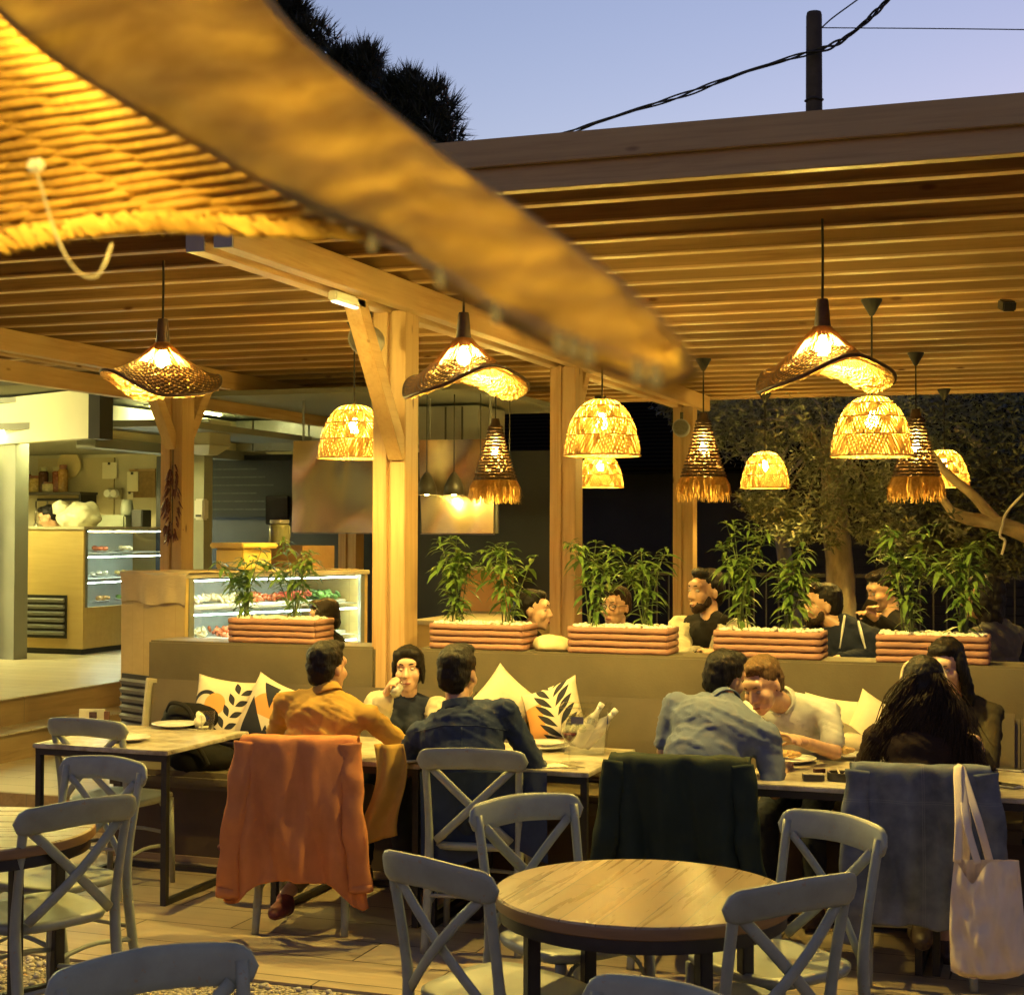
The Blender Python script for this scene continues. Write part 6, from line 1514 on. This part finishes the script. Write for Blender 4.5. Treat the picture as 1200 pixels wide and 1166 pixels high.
# ------------------------------------------------------------------ cushions
cush_base = (.60, .51, .36)
def m_cushion(name, kind):
    n = NT(name); v = n.node('ShaderNodeTexCoord').outputs['Object']; sep = n.node('ShaderNodeSeparateXYZ'); n.l(v, sep.inputs[0]); x, z = sep.outputs[0], sep.outputs[2]
    base = n.ramp(n.noise(v, 40, 4), [(.3, tuple(q*.93 for q in cush_base)), (.7, cush_base)]); blk = (.012, .012, .02); orr = (.60, .27, .07)
    A = n.math
    def disc(cx, cz, r): return A('LESS_THAN', A('ADD', A('POWER', A('SUBTRACT', x, cx), 2), A('POWER', A('SUBTRACT', z, cz), 2)), r*r)
    def leafs(c, x0, z0, dx, dz, nn, L, wd):
        ln = math.hypot(dx, dz); ux, uz = dx/ln, dz/ln
        for k in range(nn):
            for s in (-1, 1):
                an = math.atan2(uz, ux)+s*.75; lx = x0+dx*k/nn; lz = z0+dz*k/nn; cx = lx+math.cos(an)*L*.6; cz = lz+math.sin(an)*L*.6
                p = A('ADD', A('MULTIPLY', A('SUBTRACT', x, cx), math.cos(an)), A('MULTIPLY', A('SUBTRACT', z, cz), math.sin(an))); q = A('SUBTRACT', A('MULTIPLY', A('SUBTRACT', z, cz), math.cos(an)), A('MULTIPLY', A('SUBTRACT', x, cx), math.sin(an)))
                e = A('ADD', A('POWER', A('ABSOLUTE', A('DIVIDE', p, L*.5)), 1.6), A('ABSOLUTE', A('DIVIDE', q, wd))); c = n.mix(c, blk, A('LESS_THAN', e, 1.0))
        return c
    c = base
    if kind == 'leaf':
        c = n.mix(c, blk, A('MULTIPLY', disc(-.10, .02, .085), A('SUBTRACT', 1.0, disc(-.10, .02, .062)))); c = n.mix(c, orr, disc(-.04, .03, .062)); c = leafs(c, .02, -.17, .09, .33, 5, .075, .017)
    elif kind == 'geo':
        tri = lambda a, b, d: A('GREATER_THAN', A('ADD', A('MULTIPLY', x, a), A('MULTIPLY', z, b)), d)
        c = n.mix(c, orr, A('MULTIPLY', disc(.0, .0, .12), A('GREATER_THAN', z, -.01))); c = n.mix(c, blk, A('MULTIPLY', tri(1, 1, .06), A('MULTIPLY', A('LESS_THAN', z, .16), A('LESS_THAN', x, .02)))); c = n.mix(c, blk, A('MULTIPLY', tri(-1, -1, .05), A('MULTIPLY', A('GREATER_THAN', x, -.12), A('GREATER_THAN', z, -.16)))); c = leafs(c, .04, -.2, .06, .14, 2, .08, .018)
    elif kind == 'fern':
        c = n.mix(c, orr, A('MULTIPLY', A('LESS_THAN', x, -.03), A('LESS_THAN', z, .06))); c = leafs(c, .05, -.20, -.02, .36, 7, .135, .016)
    n.col(c).set(Roughness=.85).bump(n.noise(v, 220, 2), .15, .003); return n.m
def cushion(px, py, Y, w_, label, m, rz=0, roll=0, tilt=-18):
    p = ay(px, py, Y); o = MB()
    def f(sgn):
        def g(u, v):
            x, z = u*2-1, v*2-1; pin = 1-.10*(1-abs(x)**2)*(abs(z)**2)-.0; pz = 1-.10*(1-abs(z)**2)*(abs(x)**2)
            th = (max(0, 1-abs(x)**3)*max(0, 1-abs(z)**3))**.55*.075+.004*noise.noise(V((x*3, z*3, sgn)))*(1-max(abs(x), abs(z)))
            return V((x*w_/2*pz, -sgn*th, z*w_/2*pin))
        return g
    o.grid(f(1), 30, 30); k = len(o.v); o2 = MB().grid(f(-1), 30, 30); o.add(o2.v, [tuple(reversed(q)) for q in o2.f])
    ob = o.build('throw_cushion', m, None, True); bm = bmesh.new(); bm.from_mesh(ob.data); bmesh.ops.remove_doubles(bm, verts=bm.verts, dist=.0008); bm.to_mesh(ob.data); bm.free()
    ob.location = p; ob.rotation_euler = Euler((R(tilt), R(roll), R(rz)), 'ZXY' if False else 'XYZ'); tag(ob, label, 'cushion', 'throw cushions on the bench'); return ob
plain_c = m_cushion('cushion_plain', 'none')
cushion(263, 835, 7.70, .40, 'cream cushion with a black leaf sprig and orange dot, leftmost on the bench', m_cushion('cushion_leaf', 'leaf'), 8, 6)
cushion(318, 840, 7.62, .40, 'cream cushion with orange and black angular shapes behind the man in mustard', m_cushion('cushion_geo', 'geo'), -14, 16)
cushion(590, 828, 7.72, .33, 'plain cream cushion standing on its corner right of the man in denim blue', plain_c, 12, 40)
cushion(650, 838, 7.64, .33, 'cream cushion with a black fern pattern behind the ice bucket', m_cushion('cushion_fern', 'fern'), -4, -22)
cushion(978, 856, 7.72, .34, 'plain cream cushion right of the man in the pale polo', plain_c, 0, 6)
cushion(1030, 862, 7.70, .34, 'plain cream cushion half hidden by the long haired woman', plain_c, 10, 28)
# ------------------------------------------------------------------ things on the tables
TZ = .7505
def plate(px, py, r, label, item=None):
    p = az(px, py, TZ); t = thing('plate', label, 'plate', p, 0, 'plates on the tables')
    MB().lathe([(.0, .006), (r*.62, .005), (r*.7, .008), (r, .020), (r*1.0, .024), (r*.68, .0125), (.0, .010)], 36, closed=True).build('plate_body', ceramic, t, True)
    if item: item(t)
    return t
def fork(x, y, rz, label, knife=False):
    p = az(x, y, TZ+.002); t = thing('knife' if knife else 'fork', label, 'cutlery', p, R(rz), 'cutlery on the tables'); m = MB()
    MB().box((0, -.05, .003), (.009, .10, .003), None, .001).build('handle', steel, t)
    if knife: MB().box((0, .05, .003), (.014, .10, .0015)).build('blade', steel, t)
    else:
        for k in range(3): m.box((-.007+.007*k, .065, .004), (.003, .05, .002))
        MB().box((0, .018, .0035), (.02, .035, .002)).build('neck', steel, t); m.build('tines', steel, t)
def brd(t):
    m = MB(); rd = random.Random(3)
    for k in range(9): m.ell((rd.uniform(-.05, .05), rd.uniform(-.05, .05), .03+rd.uniform(0, .015)), (.025, .02, .014), None, 8, 5)
    m.build('leftovers', m_plain('leftovers', (.55, .34, .14), .6, .4, 30), t, True)
plate(205, 852, .125, 'big cream plate at the back of the empty table'); plate(150, 868, .115, 'flat cream plate at the front of the empty table, behind the chair')
fork(222, 856, -70, 'fork lying on the rim of the big cream plate', False)
def tumbler(px, py, label, h=.10, r=.036, z=TZ, liquid=None):
    p = az(px, py, z+.001); t = thing('drinking_glass', label, 'glass', p, 0, 'glasses on the tables')
    MB().lathe([(.0, .001), (r*.8, .0), (r, h), (r*.94, h), (r*.76, .008), (.0, .008)], 22, closed=True).build('glass_wall', glass, t, True)
    if liquid: MB().lathe([(.0, .009), (r*.74, .0095), (r*.83, h*.5), (.0, h*.5)], 18, closed=True).build('liquid', liquid, t, True)
    else: MB().lathe([(r*.97, h-.0005), (r*1.0, h+.001), (r*.94, h+.001)], 22, closed=True).build('lip', glass, t, True)
    return t
tumbler(243, 856, 'empty tumbler on the empty table, right of the big plate', .1, .04)
t = thing('paper_napkin', 'crumpled cream napkin tucked between the big plate and the tumbler', 'napkin', az(234, 853, TZ+.002)); rdn = random.Random(2)
m = MB().ell((0, 0, .04), (.03, .025, .045), None, 16, 12); m.v = [tuple(V(p)+V(p)*.0+V((noise.noise(V(p)*40), noise.noise(V(p)*40+V((9, 0, 0))), noise.noise(V(p)*40+V((0, 9, 0)))))*.016) for p in m.v]; m.build('napkin_body', paper, t, True); MB().box((.03, -.01, .008), (.05, .04, .006), rz3(.5)).build('napkin_corner', paper, t)
mm_ = thing('menu_card', 'small white card holder with dark print standing on the step', 'card holder', ay(108, 838, 8.95))
MB().box((0, 0, .0), (.17, .03, .085), rz3(R(20))).build('card', paper, mm_); MB().box((.02, -.02, .0), (.05, .006, .05), rz3(R(20))).build('card_print', m_plain('dark_print', (.08, .04, .04), .7, .5, 60), mm_); MB().box((.11, .01, -.005), (.03, .04, .07), rz3(R(20))).build('packet', m_plain('packet_brown', (.2, .08, .04), .6), mm_)
# black bags on the bench at the empty table
bag_black = m_cloth('bag_black', (.006, .0055, .005))
def softbag(px, py, Y, r, label, seed, cat='bag'):
    p = ay(px, py, Y); t = thing('black_bag', label, cat, p); m = MB().ell((0, 0, 0), r, None, 26, 16)
    m.v = [tuple(V(q)*(1+.22*noise.noise(V(q)*7+V((seed, 0, 0)))+.08*noise.noise(V(q)*19))) for q in m.v]; m.build('bag_body', bag_black, t, True)
    MB().tube(spline([(-r[0]*.5, -r[1]*.8, r[2]*.5), (-r[0]*.2, -r[1]*1.1, r[2]*1.0), (r[0]*.3, -r[1]*1.0, r[2]*.8), (r[0]*.6, -r[1]*.9, -r[2]*.2)], 20), .012, 6, True, .4).build('bag_strap', black_c, t, True)
softbag(222, 842, 7.62, (.18, .12, .10), 'black coat heaped on the bench behind the empty table', 1, 'coat'); softbag(236, 888, 7.55, (.19, .13, .095), 'black bag lying on the bench seat under the table edge', 4)
# ice bucket with bottles and a glass of red wine in front
bk = thing('ice_bucket', 'clear square ice bucket holding bottles on the table', 'ice bucket', az(686, 881, TZ+.002), R(12))
def frus(a, b, h, th=0): return [(-a, -a, 0), (a, -a, 0), (a, a, 0), (-a, a, 0), (-b, -b, h), (b, -b, h), (b, b, h), (-b, b, h)]
MB().add(frus(.095, .118, .225), [(3, 2, 1, 0), (0, 1, 5, 4), (1, 2, 6, 5), (2, 3, 7, 6), (3, 0, 4, 7)]).build('bucket_wall', acrylic, bk)
rim = MB()
for i in range(4):
    c = [(-.118, -.118), (.118, -.118), (.118, .118), (-.118, .118)]; rim.tube([(*c[i], .225), (*c[(i+1) % 4], .225)], .0035, 6)
rim.build('bucket_rim', acrylic, bk)
frost = NT('frosty_water'); frost.col((.62, .58, .46)).set(Roughness=.5); frost.b.inputs['Alpha'].default_value = .22
MB().add([(-.090, -.090, .006), (.090, -.090, .006), (.090, .090, .006), (-.090, .090, .006), (-.102, -.102, .115), (.102, -.102, .115), (.102, .102, .115), (-.102, .102, .115)], [(3, 2, 1, 0), (0, 1, 5, 4), (1, 2, 6, 5), (2, 3, 7, 6), (3, 0, 4, 7), (4, 5, 6, 7)]).build('iced_water', frost.m, bk)
ice = MB(); rd = random.Random(6)
for k in range(22): ice.box((rd.uniform(-.085, .085), rd.uniform(-.085, .085), .12+rd.uniform(0, .05)), (.03, .03, .03), Euler((rd.random(), rd.random(), rd.random())).to_matrix(), .004)
ice.build('ice_cubes', acrylic, bk)
MB().box((.112, -.045, .165), (.002, .07, .04), None).build('blue_print', m_plain('blue_print', (.03, .04, .16), .5), bk); MB().box((-.03, -.1135, .165), (.06, .002, .035), None).build('blue_print', m_plain('blue_print2', (.05, .05, .14), .5), bk)
bpos = bk.matrix_basis
for k, (px_, py_, an, lab) in enumerate(((.02, .03, .55, 'white bottle leaning in the clear ice bucket, in front'), (.045, .055, .75, 'white bottle leaning in the clear ice bucket, behind the other'))):
    t = thing('bottle', lab, 'bottle', bk.location+V((px_, py_-.03, .03)), R(8), 'bottles in the ice bucket'); BM = Euler((0, an, -.2)).to_matrix()
    MB().lathe([(.0, 0), (.033, .004), (.036, .02), (.036, .14), (.014, .19), (.0135, .225), (.0, .226)], 20, (-.06, 0, 0), BM, True).build('bottle_body', m_plain('milky_glass', (.66, .62, .5), .15, .06, 5), t, True); MB().lathe([(.015, .222), (.015, .245), (.0, .246)], 14, (-.06, 0, 0), BM, True).build('bottle_cap', m_plain('cap_grey', (.5, .5, .45), .4), t, True)
def wine(px, py, label):
    t = thing('wine_glass', label, 'wine glass', az(px, py, TZ+.001))
    MB().lathe([(.0, .002), (.034, .0), (.034, .003), (.004, .008), (.0038, .085), (.02, .098), (.038, .13), (.036, .185)], 24, closed=True).build('glass_wall', glass, t, True); MB().lathe([(.0, .089), (.018, .099), (.034, .125), (.0365, .135), (.0, .1355)], 22, closed=True).build('red_wine', m_plain('red_wine', (.06, .006, .008), .1, .05), t, True)
wine(667, 893, 'glass of red wine standing in front of the ice bucket')
plate(640, 878, .115, 'small stack of plates left of the ice bucket', lambda t: MB().lathe([(.0, .03), (.07, .028), (.105, .04), (.07, .034), (.0, .034)], 32, closed=True).build('upper_plate', ceramic, t, True))
fork(668, 897, 60, 'fork in front of the ice bucket'); fork(655, 899, 75, 'knife in front of the ice bucket', True)
t = thing('paper_napkin', 'grey white napkin spread at the corner of the ice bucket table', 'napkin', az(645, 898, TZ+.001)); MB().box((0, 0, .002), (.16, .10, .003), rz3(.3)).build('napkin_body', paper, t); MB().box((.02, .01, .005), (.09, .09, .002), rz3(.8)).build('napkin_fold', paper, t)
plate(475, 893, .11, 'plate in front of the woman with the glass', brd)
# right table
plate(925, 893, .125, 'plate of orange food before the man in the pale polo', lambda t: brd(t)); tumbler(905, 905, 'tumbler left of the plate of orange food', .09, .034)
plate(988, 888, .10, 'plate of pale pasta beside the bread basket', brd)
t = thing('bread_basket', 'white napkin lined wire bread basket behind the long haired woman', 'basket', az(1002, 880, TZ+.002))
bw = MB()
for k in range(4): bw.tube([((.07+.008*k)*math.cos(a), (.07+.008*k)*math.sin(a), .004+.025*k) for a in [i*PI/16 for i in range(33)]], .0022, 5, False)
bw.build('wire_basket', black_metal, t, True)
nk = MB().grid(lambda u, v: V(((.02+.105*v)*math.cos(u*2*PI), (.02+.105*v)*math.sin(u*2*PI), .015+.10*v**1.5+.035*v*v*math.sin(u*2*PI*3+1))), 48, 10, True); nk.build('lining_napkin', m_cloth('white_napkin', (.72, .66, .5)), t, True)
t = thing('cigarette_packet', 'small dark packet standing near the ashtray', 'packet', az(953, 914, TZ+.001), R(15)); MB().box((0, 0, .013), (.09, .06, .024), None, .002).build('packet_body', m_plain('packet_dark', (.03, .022, .02), .4), t); MB().box((-.0, 0, .0275), (.088, .058, .003)).build('packet_lid', m_plain('packet_top', (.35, .3, .22), .5, .4, 30), t); MB().box((.03, .035, .035), (.05, .018, .018), rz3(.4)).build('lighter', m_plain('lighter_dark', (.08, .02, .02), .3), t)
t = thing('ashtray', 'round dark ashtray at the front edge of the right table', 'ashtray', az(984, 914, TZ+.001)); MB().lathe([(.0, .004), (.05, .0), (.055, .004), (.055, .034), (.05, .036), (.046, .032), (.045, .012), (.0, .01)], 28, closed=True).build('bowl', m_plain('smoked_glass', (.04, .035, .03), .12, .2, 12), t, angle=R(40))
m = MB()
for k in range(4): m.tube([(.03*math.cos(k*1.7), .03*math.sin(k*1.7), .02), (.056*math.cos(k*1.7+.2), .056*math.sin(k*1.7+.2), .042)], .004, 6)
m.build('cigarette_ends', m_plain('cig', (.6, .5, .35), .8), t)
def phone(px, py, rz, label):
    t = thing('mobile_phone', label, 'phone', az(px, py, TZ+.001), R(rz), 'phones on the table'); MB().box((0, 0, .005), (.078, .155, .009), None, .004).build('phone_case', m_plain('phone_case', (.45, .42, .36), .4), t); MB().box((0, 0, .0102), (.068, .143, .0012)).build('phone_screen', m_plain('phone_glass', (.01, .01, .012), .08), t)
phone(1175, 921, 62, 'phone in a pale case lying near the table front edge'); phone(1180, 902, 75, 'darker phone lying farther back at the right edge')
tumbler(1112, 905, 'tumbler in front of the head bowed woman', .09, .034)
# things on the bakery case
t = thing('white_sack', 'big white translucent plastic sack on top of the bakery case', 'sack', ay(93, 619, 14.0)); m = MB()
m.ell((0, 0, .11), (.25, .2, .13), None, 26, 18).ell((.05, 0, .19), (.16, .15, .09), None, 20, 14); me = remesh(m, .02, 3, lambda co, n: co+n*(.03*noise.noise(co*7)+.014*noise.noise(co*21))); me.materials.append(m_straw('sack_plastic', (.75, .72, .55), (.66, .62, .45), .3, .35, 20)); link('sack_body', me, t)
k_ = MB().ell((-.2, -.05, .2), (.10, .08, .09), None, 16, 12); k_.v = [tuple(V(q)+V((noise.noise(V(q)*20), 0, noise.noise(V(q)*20+V((4, 0, 0)))))*.03) for q in k_.v]; k_.build('sack_knot', bpy.data.materials['sack_plastic'], t, True)
t = thing('slicing_machine', 'grey green kitchen appliance on the bakery case near the post', 'appliance', ay(140, 620, 15.2)); MB().bx(-.38, .2, -.2, .2, 0, .16, .02).build('appliance_body', m_plain('appliance_green', (.26, .28, .20), .4, .1, 4), t); MB().lathe([(.07, .161), (.075, .22), (.06, .33), (.03, .34)], 18, (.1, 0, 0)).build('canister', m_plain('canister_grey', (.36, .38, .30), .35), t, True); MB().bx(.22, .36, -.1, .1, 0, .22, .01).build('side_box', black_metal, t)
# cloth on the low wall between planters
t = MB().ell((0, 0, .028), (.13, .09, .05), None, 26, 14); t.v = [tuple(V((p[0], p[1], max(.0, p[2]))) + V((0, 0, .03*max(0, noise.noise(V(p)*14)))) + V((noise.noise(V(p)*11), noise.noise(V(p)*11+V((5, 0, 0))), 0))*.03) for p in t.v]
o = t.build('crumpled_cloth', m_cloth('cream_cloth', (.62, .52, .30)), None, True); o.location = ay(649, 758, 8.12); o.location.z = WZ+.003; tag(o, 'crumpled cream cloth on the low wall between the second and third planters', 'cloth')
